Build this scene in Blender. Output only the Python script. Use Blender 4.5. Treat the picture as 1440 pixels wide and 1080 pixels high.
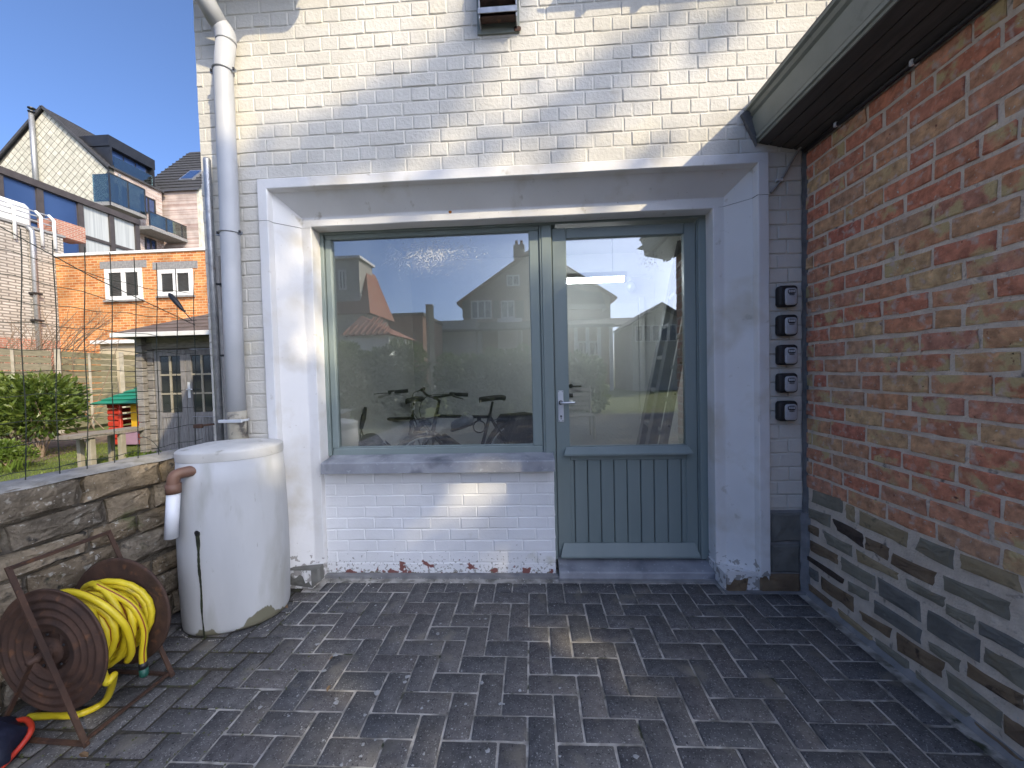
import bpy, math, random
from mathutils import Vector, Matrix, noise as mnoise
R = random.Random(11)
sc = bpy.context.scene
for o in list(bpy.data.objects): bpy.data.objects.remove(o)
COL = sc.collection
rad = math.radians

# ------------------------------------------------------------------ camera
H, CY, FPX = 1.27, -2.205, 541.0
yaw, pitch, roll = rad(3.045), rad(1.757), rad(1.4325)
FW = Vector((-math.sin(yaw)*math.cos(pitch), math.cos(yaw)*math.cos(pitch), -math.sin(pitch)))
r0 = Vector((math.cos(yaw), math.sin(yaw), 0)); u0 = r0.cross(FW)
RT = r0*math.cos(roll) - u0*math.sin(roll); UP = RT.cross(FW)
CAMP = Vector((0, CY, H))
cd = bpy.data.cameras.new('camera'); cam = bpy.data.objects.new('camera', cd); COL.objects.link(cam)
cam.matrix_world = Matrix(((RT.x, UP.x, -FW.x, CAMP.x), (RT.y, UP.y, -FW.y, CAMP.y), (RT.z, UP.z, -FW.z, CAMP.z), (0, 0, 0, 1)))
cd.sensor_width = 36; cd.lens = 36*FPX/1440; cd.clip_start = .05; cd.clip_end = 2000
sc.camera = cam

# ------------------------------------------------------------------ sky, sun, exposure
SA, SB = 1.10, 1.0                                    # sideways and downward travel of the sunlight per metre towards the facade
LD = Vector((-SA, 1.0, -SB)).normalized()        # direction in which the sunlight travels
w = bpy.data.worlds.new('World'); sc.world = w; w.use_nodes = True
nt = w.node_tree; nt.nodes.clear()
sky = nt.nodes.new('ShaderNodeTexSky'); sky.sky_type = 'NISHITA'; sky.sun_disc = False
sky.sun_elevation = math.asin(-LD.z); sky.sun_rotation = math.atan2(-LD.x, -LD.y)
sky.air_density = .55; sky.dust_density = 3.4; sky.ozone_density = 6.5; sky.altitude = 0
bg = nt.nodes.new('ShaderNodeBackground'); bg.inputs[1].default_value = .15
wo = nt.nodes.new('ShaderNodeOutputWorld')
nt.links.new(sky.outputs[0], bg.inputs[0]); nt.links.new(bg.outputs[0], wo.inputs[0])
sd = bpy.data.lights.new('sun', 'SUN'); sd.energy = 2.0; sd.angle = rad(.53); sd.color = (1, .85, .58)
sun = bpy.data.objects.new('sun', sd); COL.objects.link(sun)
sun.rotation_euler = LD.to_track_quat('-Z', 'Y').to_euler(); sun.location = (20, -14, 20)
sc.view_settings.view_transform = 'Standard'; sc.view_settings.look = 'None'
sc.view_settings.exposure = 1.3; sc.view_settings.gamma = 1; sc.view_settings.use_curve_mapping = False
sc.render.engine = 'CYCLES'
sc.cycles.max_bounces = 10; sc.cycles.transparent_max_bounces = 16

# ------------------------------------------------------------------ helpers
def ray(x, y): return RT*(x-720) - UP*(y-540) + FW*FPX
def at(x, y, X=None, Y=None, Z=None):
    d = ray(x, y)
    t = (X-CAMP.x)/d.x if X is not None else (Y-CAMP.y)/d.y if Y is not None else (Z-CAMP.z)/d.z
    return CAMP + d*t
GL = .25                                            # plane of the window glass
def mir(x, y, Y):                                   # the place behind the camera that the glass shows at this pixel
    p = at(x, y, Y=2*GL-Y); return Vector((p.x, Y, p.z))

W = {}
def put(o, loc, parent):
    loc = Vector(loc); COL.objects.link(o)
    if parent is not None:
        o.parent = parent; o.location = loc - W[parent]
    else: o.location = loc
    W[o] = loc
    return o
def tag(o, label=None, cat=None, group=None, kind=None):
    if label: o['label'] = label
    if cat: o['category'] = cat
    if group: o['group'] = group
    if kind: o['kind'] = kind
    return o
def thing(name, label, cat, loc=(0, 0, 0), group=None, parent=None):
    o = bpy.data.objects.new(name, None); o.empty_display_size = .1
    put(o, loc, parent); return tag(o, label, cat, group)
def part(name, loc, parent):
    o = bpy.data.objects.new(name, None); o.empty_display_size = .05
    return put(o, loc, parent)
def mesh(name, vf, mat, smooth=False):
    me = bpy.data.meshes.new(name); me.from_pydata([tuple(v) for v in vf[0]], [], vf[1])
    mats = mat if isinstance(mat, (list, tuple)) else [mat]
    for m in mats: me.materials.append(m)
    if len(vf) > 2: me.polygons.foreach_set('material_index', vf[2])
    if smooth: me.polygons.foreach_set('use_smooth', [True]*len(me.polygons))
    me.update(); return me
def mo(name, vf, mat, parent=None, smooth=False):   # world-space geometry -> one object with its origin at its middle
    V = vf[0]
    c = Vector([(min(v[i] for v in V)+max(v[i] for v in V))/2 for i in range(3)])
    vs = [(v[0]-c.x, v[1]-c.y, v[2]-c.z) for v in V]
    me = mesh(name, (vs,)+tuple(vf[1:]), mat, smooth)
    return put(bpy.data.objects.new(name, me), c, parent)
def join(*l):
    V, F = [], []
    for v, f in l:
        n = len(V); V += list(v); F += [tuple(i+n for i in q) for q in f]
    return V, F
def tr(vf, M): return [M @ Vector(v) for v in vf[0]], vf[1]
def box(x0, x1, y0, y1, z0, z1, c=0):
    if c <= 0:
        V = [(x, y, z) for x in (x0, x1) for y in (y0, y1) for z in (z0, z1)]
        return V, [(0, 1, 3, 2), (4, 6, 7, 5), (0, 4, 5, 1), (2, 3, 7, 6), (0, 2, 6, 4), (1, 5, 7, 3)]
    c = min(c, (x1-x0)/2.05, (y1-y0)/2.05, (z1-z0)/2.05)
    V = []; ix = {}
    for a in (0, 1):
        for b in (0, 1):
            for d in (0, 1):
                X, Y, Z = (x0, x1)[a], (y0, y1)[b], (z0, z1)[d]
                sx, sy, sz = (c, -c)[a], (c, -c)[b], (c, -c)[d]
                ix[a, b, d] = len(V)
                V += [(X, Y+sy, Z+sz), (X+sx, Y, Z+sz), (X+sx, Y+sy, Z)]
    F = []
    for k in (0, 1):
        F.append(tuple(ix[k, b, d] for b, d in ((0, 0), (0, 1), (1, 1), (1, 0))))
        F.append(tuple(ix[b, k, d]+1 for b, d in ((0, 0), (0, 1), (1, 1), (1, 0))))
        F.append(tuple(ix[b, d, k]+2 for b, d in ((0, 0), (0, 1), (1, 1), (1, 0))))
    for a in (0, 1):
        for b in (0, 1):
            F.append((ix[a, b, 0], ix[a, b, 1], ix[a, b, 1]+1, ix[a, b, 0]+1))
            F.append((ix[a, 0, b], ix[a, 1, b], ix[a, 1, b]+2, ix[a, 0, b]+2))
            F.append((ix[0, a, b]+1, ix[1, a, b]+1, ix[1, a, b]+2, ix[0, a, b]+2))
            for d in (0, 1): F.append((ix[a, b, d], ix[a, b, d]+1, ix[a, b, d]+2))
    return V, fixn(V, F)
def fixn(V, F):                                     # faces outwards for a convex shape
    n = len(V); C = Vector([sum(v[i] for v in V)/n for i in range(3)]); out = []
    for f in F:
        p = [Vector(V[i]) for i in f]
        nn = (p[1]-p[0]).cross(p[2]-p[0]); m = sum(p, Vector())/len(p)
        out.append(tuple(reversed(f)) if nn.dot(m-C) < 0 else tuple(f))
    return out
def bx(name, x0, x1, y0, y1, z0, z1, mat, parent=None, c=0): return mo(name, box(x0, x1, y0, y1, z0, z1, c), mat, parent)
def tube(P, r, n=8, closed=False, cap=True):
    P = [Vector(p) for p in P]; m = len(P); V, F = [], []
    rr = r if isinstance(r, (list, tuple)) else [r]*m
    def tang(i):
        a = P[(i-1) % m] if (closed or i > 0) else P[i]; b = P[(i+1) % m] if (closed or i < m-1) else P[i]
        t = b-a
        return t.normalized() if t.length > 1e-9 else Vector((0, 0, 1))
    t = tang(0); nrm = t.orthogonal().normalized()
    for i in range(m):
        t = tang(i); nrm = nrm - t*nrm.dot(t)
        nrm = nrm.normalized() if nrm.length > 1e-6 else t.orthogonal().normalized()
        b = t.cross(nrm)
        for k in range(n):
            a = 2*math.pi*k/n; V.append(P[i] + (nrm*math.cos(a)+b*math.sin(a))*rr[i])
    for i in range(m if closed else m-1):
        for k in range(n):
            j = (i+1) % m; F.append((i*n+k, i*n+(k+1) % n, j*n+(k+1) % n, j*n+k))
    if cap and not closed: F += [tuple(range(n-1, -1, -1)), tuple(range((m-1)*n, m*n))]
    return V, F
def spline(P, n=8):
    P = [Vector(p) for p in P]; out = []
    for i in range(len(P)-1):
        p0, p1, p2, p3 = P[max(i-1, 0)], P[i], P[i+1], P[min(i+2, len(P)-1)]
        for k in range(n):
            t = k/n; out.append(.5*((2*p1)+(p2-p0)*t+(2*p0-5*p1+4*p2-p3)*t*t+(3*p1-p0-3*p2+p3)*t**3))
    return out+[P[-1]]
def bar(a, b, wx, wy):                              # square bar between two points
    a, b = Vector(a), Vector(b); t = (b-a).normalized(); s = t.orthogonal().normalized()
    up = Vector((0, 0, 1))
    if abs(t.dot(up)) < .95: s = t.cross(up).normalized()
    q = t.cross(s); V = []
    for p in (a, b):
        for i, j in ((-1, -1), (1, -1), (1, 1), (-1, 1)): V.append(p+s*wx*i/2+q*wy*j/2)
    return V, [(3, 2, 1, 0), (4, 5, 6, 7), (0, 1, 5, 4), (1, 2, 6, 5), (2, 3, 7, 6), (3, 0, 4, 7)]
def lathe(prof, n=24, M=None):                      # profile of (radius, height) about z
    V, F = [], []
    for r, z in prof:
        for k in range(n):
            a = 2*math.pi*k/n; V.append(Vector((r*math.cos(a), r*math.sin(a), z)))
    for i in range(len(prof)-1):
        for k in range(n): F.append((i*n+k, i*n+(k+1) % n, (i+1)*n+(k+1) % n, (i+1)*n+k))
    if prof[0][0] > 1e-5: F.append(tuple(range(n-1, -1, -1)))
    if prof[-1][0] > 1e-5: F.append(tuple(range((len(prof)-1)*n, len(prof)*n)))
    if M is not None: V = [M @ v for v in V]
    return V, F
def prism(poly, a0, a1, axis):                      # polygon extruded along an axis ('x': poly=(y,z), 'y': (x,z), 'z': (x,y))
    def P(p, a): return (a, p[0], p[1]) if axis == 'x' else (p[0], a, p[1]) if axis == 'y' else (p[0], p[1], a)
    n = len(poly); V = [P(p, a0) for p in poly]+[P(p, a1) for p in poly]
    F = [tuple(range(n)), tuple(range(2*n-1, n-1, -1))]+[(i, i+n, (i+1) % n+n, (i+1) % n) for i in range(n)]
    return V, F
def block(wd, ht, dp, c, jit, rg):                  # rough brick: front face towards -y, centred in x and z, back at y=dp
    xs = [-wd/2, -wd/2+c*1.3, R.uniform(-.1, .1)*wd, wd/2-c*1.3, wd/2]; zs = [-ht/2, -ht/2+c*1.3, ht/2-c*1.3, ht/2]
    V, F = [], []; nx, nz = 5, 4
    for j, z in enumerate(zs):
        for i, x in enumerate(xs):
            e = (i in (0, nx-1)) + (j in (0, nz-1))
            V.append((x+R.uniform(-jit, jit)*(1 if e else .5), (c*(1 if e == 1 else 1.5) if e else 0)+R.uniform(-rg, rg), z+R.uniform(-jit, jit)*(1 if e else .5)))
    for j in range(nz-1):
        for i in range(nx-1):
            a = j*nx+i; F.append((a, a+1, a+nx+1, a+nx))
    ring = list(range(nx))+[j*nx+nx-1 for j in range(1, nz)]+[(nz-1)*nx+i for i in range(nx-2, -1, -1)]+[j*nx for j in range(nz-2, 0, -1)]
    b = len(V)
    for i in ring: V.append((V[i][0], dp, V[i][2]))
    m = len(ring)
    for k in range(m): F.append((ring[k], b+k, b+(k+1) % m, ring[(k+1) % m]))
    return V, F
def pblock(poly, f, dp, c, jit, sub=2):             # rough stone with outline poly; f maps (u, v, out) to world, out>0 towards the viewer
    P = []
    n = len(poly)
    for i in range(n):
        a, b = Vector(poly[i]), Vector(poly[(i+1) % n])
        for k in range(sub):
            p = a.lerp(b, k/sub)
            P.append(p+Vector((R.uniform(-jit, jit), R.uniform(-jit, jit))))
    cen = sum(P, Vector((0, 0)))/len(P); m = len(P); V, F = [], []
    for p in P: V.append(f(p.x, p.y, -dp))
    for p in P: V.append(f(p.x, p.y, -c*1.2+R.uniform(-.2, .2)*c))
    for p in P:
        q = p+(cen-p).normalized()*c*1.6; V.append(f(q.x, q.y, R.uniform(-.35, .35)*c))
    for p in P:
        q = p.lerp(cen, .55); V.append(f(q.x, q.y, R.uniform(-.2, .7)*c))
    V.append(f(cen.x, cen.y, R.uniform(0, .6)*c))
    for r_ in range(3):
        for k in range(m): F.append((r_*m+k, r_*m+(k+1) % m, (r_+1)*m+(k+1) % m, (r_+1)*m+k))
    for k in range(m): F.append((3*m+k, 3*m+(k+1) % m, 4*m))
    return V, F

# ------------------------------------------------------------------ materials
def M(name, cols, rough=.8, metal=0, vs=6, vd=4, rnd=False, spots=(), bump=None, zspot=None, bump2=None, spec=.5, lo=.3, hi=.7, stretch=None, obj=False, rv_=(.72, 1.22)):
    m = bpy.data.materials.new(name); m.use_nodes = True; t = m.node_tree; N = t.nodes; L = t.links
    b = N['Principled BSDF']; b.inputs['Roughness'].default_value = rough; b.inputs['Metallic'].default_value = metal
    b.inputs['Specular IOR Level'].default_value = spec
    if obj: src = N.new('ShaderNodeTexCoord').outputs['Object']
    else: src = N.new('ShaderNodeNewGeometry').outputs['Position']
    if stretch:
        vm = N.new('ShaderNodeVectorMath'); vm.operation = 'MULTIPLY'; vm.inputs[1].default_value = stretch; L.new(src, vm.inputs[0]); ssrc = vm.outputs[0]
    else: ssrc = src
    def nz(s, d=4, sr=None, dist=0):
        n = N.new('ShaderNodeTexNoise'); n.inputs['Scale'].default_value = s; n.inputs['Detail'].default_value = d
        n.inputs['Distortion'].default_value = dist*.5; L.new(sr or ssrc, n.inputs['Vector']); return n.outputs['Fac']
    def ramp(fac, cs, a=0., z=1.):
        r = N.new('ShaderNodeValToRGB'); e = r.color_ramp.elements
        while len(e) < len(cs): e.new(.5)
        for i, c in enumerate(cs):
            e[i].position = a+(z-a)*i/max(1, len(cs)-1); e[i].color = (*c, 1)
        L.new(fac, r.inputs[0]); return r.outputs[0]
    def mix(f, a, c):
        x = N.new('ShaderNodeMixRGB'); L.new(f, x.inputs[0]); L.new(a, x.inputs[1])
        if isinstance(c, tuple): x.inputs[2].default_value = (*c, 1)
        else: L.new(c, x.inputs[2])
        return x.outputs[0]
    def mrange(v, a, z, a2=0, z2=1):
        x = N.new('ShaderNodeMapRange'); x.inputs[1].default_value = a; x.inputs[2].default_value = z
        x.inputs[3].default_value = a2; x.inputs[4].default_value = z2; L.new(v, x.inputs[0]); return x.outputs[0]
    def mul(a, c):
        x = N.new('ShaderNodeMath'); x.operation = 'MULTIPLY'; L.new(a, x.inputs[0])
        if isinstance(c, float): x.inputs[1].default_value = c
        else: L.new(c, x.inputs[1])
        return x.outputs[0]
    if rnd:
        oi = N.new('ShaderNodeObjectInfo'); col = ramp(oi.outputs['Random'], cols)
        v = mrange(nz(vs, vd), .28, .72, rv_[0], rv_[1])
        x = N.new('ShaderNodeVectorMath'); x.operation = 'SCALE'; L.new(col, x.inputs[0]); L.new(v, x.inputs[3]); col = x.outputs[0]
    elif len(cols) == 1: col = ramp(nz(vs, vd), [tuple(c*.88 for c in cols[0]), tuple(min(1, c*1.08) for c in cols[0])], lo, hi)
    else: col = ramp(nz(vs, vd), cols, lo, hi)
    for s in spots:                                  # (colour, scale, lo, hi[, second scale mask lo hi])
        f = mrange(nz(s[1], 5, dist=.4), s[2], s[3])
        if len(s) > 4: f = mul(f, mrange(nz(s[4], 2), s[5], s[6]))
        if rnd and len(s) > 7:                       # only on some of the pieces
            o2 = N.new('ShaderNodeMath'); o2.operation = 'FRACT'; m7 = N.new('ShaderNodeMath'); m7.operation = 'MULTIPLY'; m7.inputs[1].default_value = 17.3
            L.new(oi.outputs['Random'], m7.inputs[0]); L.new(m7.outputs[0], o2.inputs[0]); f = mul(f, mrange(o2.outputs[0], s[7], s[7]+.05))
        col = mix(f, col, s[0])
    if zspot:                                        # wear that gathers low down: (colour, scale, z0, z1)
        for q in zspot:
            sp = N.new('ShaderNodeSeparateXYZ'); L.new(src, sp.inputs[0])
            th = mrange(sp.outputs[2], q[2], q[3], q[4], q[5])
            g = N.new('ShaderNodeMath'); g.operation = 'SUBTRACT'; L.new(nz(q[1], 5, dist=.6), g.inputs[0]); L.new(th, g.inputs[1])
            col = mix(mrange(g.outputs[0], 0, .02), col, q[0])
    L.new(col, b.inputs['Base Color'])
    prev = None
    for bp in (bump, bump2):
        if bp:
            k = N.new('ShaderNodeBump'); k.inputs['Strength'].default_value = bp[0]; k.inputs['Distance'].default_value = bp[2] if len(bp) > 2 else .01
            L.new(nz(bp[1], 6), k.inputs['Height'])
            if prev is not None: L.new(prev, k.inputs['Normal'])
            prev = k.outputs[0]
    if prev is not None: L.new(prev, b.inputs['Normal'])
    return m
def brickmat(name, c1, c2, cm, bw, bh, mort, axis, rough=.85, var=.5):  # far-away masonry, pieces below a few pixels
    m = bpy.data.materials.new(name); m.use_nodes = True; t = m.node_tree; N = t.nodes; L = t.links; b = N['Principled BSDF']
    b.inputs['Roughness'].default_value = rough; b.inputs['Specular IOR Level'].default_value = .25
    g = N.new('ShaderNodeNewGeometry'); sp = N.new('ShaderNodeSeparateXYZ'); cb = N.new('ShaderNodeCombineXYZ')
    L.new(g.outputs['Position'], sp.inputs[0]); L.new(sp.outputs[0 if axis == 'x' else 1], cb.inputs[0]); L.new(sp.outputs[2], cb.inputs[1])
    k = N.new('ShaderNodeTexBrick'); L.new(cb.outputs[0], k.inputs['Vector'])
    k.inputs['Color1'].default_value = (*c1, 1); k.inputs['Color2'].default_value = (*c2, 1); k.inputs['Mortar'].default_value = (*cm, 1)
    k.inputs['Scale'].default_value = 1; k.inputs['Mortar Size'].default_value = mort; k.inputs['Brick Width'].default_value = bw; k.inputs['Row Height'].default_value = bh
    n = N.new('ShaderNodeTexNoise'); n.inputs['Scale'].default_value = 1.3; n.inputs['Detail'].default_value = 6; L.new(g.outputs['Position'], n.inputs['Vector'])
    mr = N.new('ShaderNodeMapRange'); mr.inputs[1].default_value = .3; mr.inputs[2].default_value = .7; mr.inputs[3].default_value = 1-var*.35; mr.inputs[4].default_value = 1+var*.25; L.new(n.outputs[0], mr.inputs[0])
    v = N.new('ShaderNodeVectorMath'); v.operation = 'SCALE'; L.new(k.outputs[0], v.inputs[0]); L.new(mr.outputs[0], v.inputs[3]); L.new(v.outputs[0], b.inputs['Base Color'])
    bp = N.new('ShaderNodeBump'); bp.inputs['Strength'].default_value = .5; bp.inputs['Distance'].default_value = .02; bp.invert = True; L.new(k.outputs['Fac'], bp.inputs['Height']); L.new(bp.outputs[0], b.inputs['Normal'])
    return m
def glassmat(name, refl=.22, tint=(.93, .96, .96), glints_dirt=None, rough=0.0):
    m = bpy.data.materials.new(name); m.use_nodes = True; t = m.node_tree; N = t.nodes; L = t.links; N.clear()
    o = N.new('ShaderNodeOutputMaterial'); tp = N.new('ShaderNodeBsdfTransparent'); tp.inputs[0].default_value = (*tint, 1)
    gl = N.new('ShaderNodeBsdfGlossy'); gl.inputs['Roughness'].default_value = rough
    lw = N.new('ShaderNodeLayerWeight'); lw.inputs[0].default_value = .35
    mr = N.new('ShaderNodeMapRange'); mr.inputs[3].default_value = refl; mr.inputs[4].default_value = .9; L.new(lw.outputs['Fresnel'], mr.inputs[0])
    mx = N.new('ShaderNodeMixShader'); L.new(mr.outputs[0], mx.inputs[0]); L.new(tp.outputs[0], mx.inputs[1]); L.new(gl.outputs[0], mx.inputs[2])
    last = mx.outputs[0]
    g = N.new('ShaderNodeNewGeometry')
    def film(scale, lo, hi, amount, cx, cz, rx, rz, thr):
        nonlocal last
        n = N.new('ShaderNodeTexNoise'); n.inputs['Scale'].default_value = scale; n.inputs['Detail'].default_value = 3; L.new(g.outputs['Position'], n.inputs['Vector'])
        vm = N.new('ShaderNodeVectorMath'); vm.operation = 'SUBTRACT'; vm.inputs[1].default_value = (cx, GL, cz); L.new(g.outputs['Position'], vm.inputs[0])
        v2 = N.new('ShaderNodeVectorMath'); v2.operation = 'MULTIPLY'; v2.inputs[1].default_value = (1/rx, 0, 1/rz); L.new(vm.outputs[0], v2.inputs[0])
        ln = N.new('ShaderNodeVectorMath'); ln.operation = 'LENGTH'; L.new(v2.outputs[0], ln.inputs[0])
        a = N.new('ShaderNodeMapRange'); a.inputs[1].default_value = 0; a.inputs[2].default_value = 1; a.inputs[3].default_value = lo; a.inputs[4].default_value = hi; L.new(ln.outputs['Value'], a.inputs[0])
        s = N.new('ShaderNodeMath'); s.operation = 'SUBTRACT'; L.new(n.outputs[0], s.inputs[0]); L.new(a.outputs[0], s.inputs[1])
        f = N.new('ShaderNodeMapRange'); f.inputs[1].default_value = 0; f.inputs[2].default_value = thr; f.inputs[3].default_value = 0; f.inputs[4].default_value = amount; L.new(s.outputs[0], f.inputs[0])
        df = N.new('ShaderNodeBsdfDiffuse'); df.inputs[0].default_value = (.75, .75, .72, 1)
        m2 = N.new('ShaderNodeMixShader'); L.new(f.outputs[0], m2.inputs[0]); L.new(last, m2.inputs[1]); L.new(df.outputs[0], m2.inputs[2]); last = m2.outputs[0]
    for d in glints_dirt or (): film(*d)  # pale film on the pane: painted leaf reflections and a faint dirt veil
    L.new(last, o.inputs[0]); return m
def emit(name, col, st):
    m = bpy.data.materials.new(name); m.use_nodes = True; t = m.node_tree; t.nodes.clear()
    o = t.nodes.new('ShaderNodeOutputMaterial'); e = t.nodes.new('ShaderNodeEmission'); e.inputs[0].default_value = (*col, 1); e.inputs[1].default_value = st
    t.links.new(e.outputs[0], o.inputs[0]); return m

# ------------------------------------------------------------------ material library
m_white = M('white_painted_brick', [(.56, .535, .47), (.66, .635, .57)], .8, vs=3, bump=(.7, 55, .005), bump2=(.35, 240, .002), spots=[((.50, .46, .38), 9, .66, .80), ((.72, .66, .50), 2.2, .60, .75), ((.25, .23, .20), 60, .76, .80, 5, .45, .7)])
m_subw = M('white_painted_low_brick', [(.72, .72, .71), (.82, .82, .81)], .7, vs=3, bump=(.3, 60, .003), bump2=(.3, 200, .0015), spots=[((.55, .53, .42), 5, .64, .78)],
           zspot=[((.36, .35, .32), 55, 0, .26, .52, .78), ((.22, .085, .07), 15, 0, .20, .54, .84), ((.20, .17, .12), 30, 0, .05, .46, .9)])
m_mould = M('white_painted_concrete', [(.68, .67, .645), (.78, .77, .745)], .65, vs=2.5, bump=(.22, 45, .004), bump2=(.25, 260, .0015), spots=[((.60, .565, .49), 3.5, .54, .70), ((.45, .42, .35), 14, .66, .78), ((.36, .32, .25), 70, .72, .77)],
            zspot=[((.35, .33, .30), 26, .05, .35, .50, .85)])
m_green = M('grey_green_paint', [(.190, .235, .222), (.235, .280, .265)], .45, vs=4, bump=(.12, 90, .002), stretch=(1, 1, .25), spots=[((.31, .35, .33), 8, .66, .8)])
m_blue = M('blue_stone', [(.23, .24, .26), (.36, .37, .39)], .7, vs=7, bump=(.35, 120, .003), spots=[((.40, .42, .45), 50, .62, .72), ((.12, .13, .15), 5, .55, .7)])
BR = [(min(.57, r*1.25), g*1.25+.01, b*1.18+.01) for r, g, b in [(.46, .31, .17), (.42, .150, .092), (.46, .185, .115), (.38, .140, .095), (.47, .22, .125), (.40, .185, .130), (.44, .26, .140), (.44, .160, .100), (.37, .235, .150), (.47, .200, .125), (.42, .27, .150), (.39, .135, .092)]]
m_brick = M('weathered_red_brick', BR, .9, vs=26, vd=7, rnd=True, rv_=(.58, 1.34), spec=.2, bump=(1, 70, .008), bump2=(.5, 260, .003),
            spots=[((.50, .39, .20), 13, .52, .60, 4, .40, .5, .35), ((.10, .065, .03), 95, .68, .72, 9, .48, .58, .35), ((.52, .40, .33), 24, .56, .70), ((.50, .46, .40), 70, .66, .72), ((.17, .07, .05), 45, .68, .76)])
m_mortar = M('sand_mortar', [(.52, .445, .355), (.68, .595, .485)], .95, vs=18, bump=(.9, 120, .008), spots=[((.17, .15, .13), 26, .62, .75), ((.55, .52, .46), 60, .68, .74)])
m_wmort = M('painted_mortar', [(.56, .535, .47), (.64, .615, .55)], .8, vs=8, bump=(.6, 90, .004), spots=[((.40, .37, .31), 30, .68, .76)])
ST = [(.115, .118, .10), (.15, .125, .075), (.10, .075, .045), (.085, .09, .085), (.17, .125, .065), (.12, .115, .085), (.135, .14, .12)]
m_stone = {'g': M('grey_green_sandstone', [(.165, .15, .11), (.25, .23, .17)], .85, vs=9, bump=(.7, 40, .006), spots=[((.20, .15, .08), 7, .58, .75)]),
           'b': M('brown_sandstone', [(.13, .088, .054), (.22, .155, .09)], .85, vs=10, bump=(.8, 45, .006), spots=[((.06, .04, .025), 25, .58, .7)]),
           'd': M('dark_iron_sandstone', [(.035, .024, .018), (.075, .052, .036)], .8, vs=14, bump=(.7, 40, .006)),
           'y': M('ochre_sandstone', [(.26, .20, .11), (.34, .265, .155)], .88, vs=10, bump=(.8, 50, .006), spots=[((.12, .10, .06), 20, .58, .7)]),
           's': M('slate_grey_sandstone', [(.115, .112, .098), (.19, .185, .16)], .82, vs=9, bump=(.6, 40, .006), spots=[((.22, .22, .20), 30, .68, .76)])}
m_gwall = M('lichen_sandstone', [(.135, .108, .076), (.22, .172, .112), (.17, .152, .125), (.26, .20, .125), (.12, .105, .085)], .95, vs=16, vd=8, rnd=True, rv_=(.5, 1.4), spec=.15, bump=(1, 30, .014), bump2=(.8, 110, .006),
            spots=[((.36, .34, .29), 34, .60, .68, 5, .42, .55), ((.05, .046, .04), 16, .60, .70), ((.45, .44, .40), 80, .68, .72), ((.10, .11, .05), 6, .60, .72)])
m_gmort = M('dark_wall_mortar', [(.07, .06, .048), (.15, .13, .10)], .95, vs=20, bump=(1, 60, .012))
m_paver = M('dark_concrete_paver', [(.084, .084, .085), (.120, .114, .110), (.096, .095, .095), (.130, .119, .110), (.088, .089, .091), (.108, .100, .097)], .92, vs=30, vd=8, rnd=True, rv_=(.72, 1.25), spec=.2, bump=(.8, 130, .004), bump2=(.4, 35, .004),
            spots=[((.24, .24, .235), 150, .60, .66), ((.04, .04, .042), 120, .60, .66), ((.17, .155, .13), 6, .58, .72), ((.28, .275, .26), 48, .705, .74)])
m_joint = M('sandy_joint', [(.17, .16, .135), (.48, .45, .40)], .95, vs=14, vd=7, lo=.34, hi=.60, bump=(.8, 120, .006), spots=[((.05, .055, .03), 12, .60, .70)])
m_soil = M('dark_soil_joint', [(.028, .024, .018), (.06, .052, .038)], .95, vs=30, bump=(1, 90, .01), spots=[((.06, .075, .025), 14, .56, .68)])
m_cem = M('grey_cement', [(.17, .17, .17), (.27, .265, .255)], .9, vs=14, bump=(.7, 90, .005))
m_seal = M('grey_seam_mortar', [(.10, .10, .10), (.17, .17, .165)], .9, vs=20, bump=(.8, 60, .006))
m_gutt = M('grey_green_gutter_paint', [(.19, .21, .18), (.25, .27, .235)], .5, vs=5, bump=(.15, 120, .002), spots=[((.13, .14, .12), 12, .64, .76)])
m_soff = M('dark_brown_soffit_board', [(.055, .048, .042), (.085, .075, .066)], .7, vs=8, stretch=(8, 1, 8), bump=(.2, 30, .003))
m_tile = M('dark_roof_tile', [(.035, .036, .04), (.06, .06, .065)], .7, vs=6, bump=(.4, 20, .01))
m_dark = M('black_plastic', [(.012, .012, .013), (.018, .018, .02)], .45, vs=20)
m_pvc = M('light_grey_plastic_pipe', [(.40, .41, .42), (.48, .49, .50)], .5, vs=4, spots=[((.38, .38, .36), 9, .64, .78)], bump=(.05, 60, .001))
m_steel = M('galvanised_steel', [(.30, .31, .32), (.46, .47, .48)], .5, .75, vs=25, bump=(.15, 60, .002), spots=[((.25, .23, .20), 14, .62, .74)])
m_alu = M('brushed_aluminium', [(.60, .61, .62), (.70, .71, .72)], .35, .9, vs=12)
m_rust = M('rusty_iron', [(.040, .024, .018), (.095, .050, .032)], .75, .25, vs=14, vd=6, bump=(.5, 70, .004), spots=[((.15, .070, .035), 26, .60, .72)])

# ------------------------------------------------------------------ ground
def sheet(name, x0, x1, y0, y1, z, mat, n=1):
    V = [(x0+(x1-x0)*i/n, y0+(y1-y0)*j/n, z) for j in range(n+1) for i in range(n+1)]
    F = [(j*(n+1)+i, j*(n+1)+i+1, (j+1)*(n+1)+i+1, (j+1)*(n+1)+i) for j in range(n) for i in range(n)]
    return tag(mo(name, (V, F), mat), kind='structure')
m_lawn = M('lawn_soil_and_grass', [(.075, .105, .020), (.12, .15, .035)], .95, vs=3, vd=6, bump=(1, 60, .02), spots=[((.13, .11, .06), 1.1, .60, .75)])
m_far = M('far_ground', [(.10, .12, .05), (.16, .15, .10)], .95, vs=.2)
sheet('ground', -900, 900, -900, 900, -.06, m_far)
sheet('lawn', -30, -1.95, -.2, 24, -.012, m_lawn)
sheet('back_lawn', -26, 30, -40, -8.6, -.012, m_lawn)
pave = sheet('pavement', -3.4, 9, -8.6, .3, -.0055, m_joint)
WP = .0995
g0 = at(715.5, 880.7, Z=0)
rest = []
pm = {}
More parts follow.
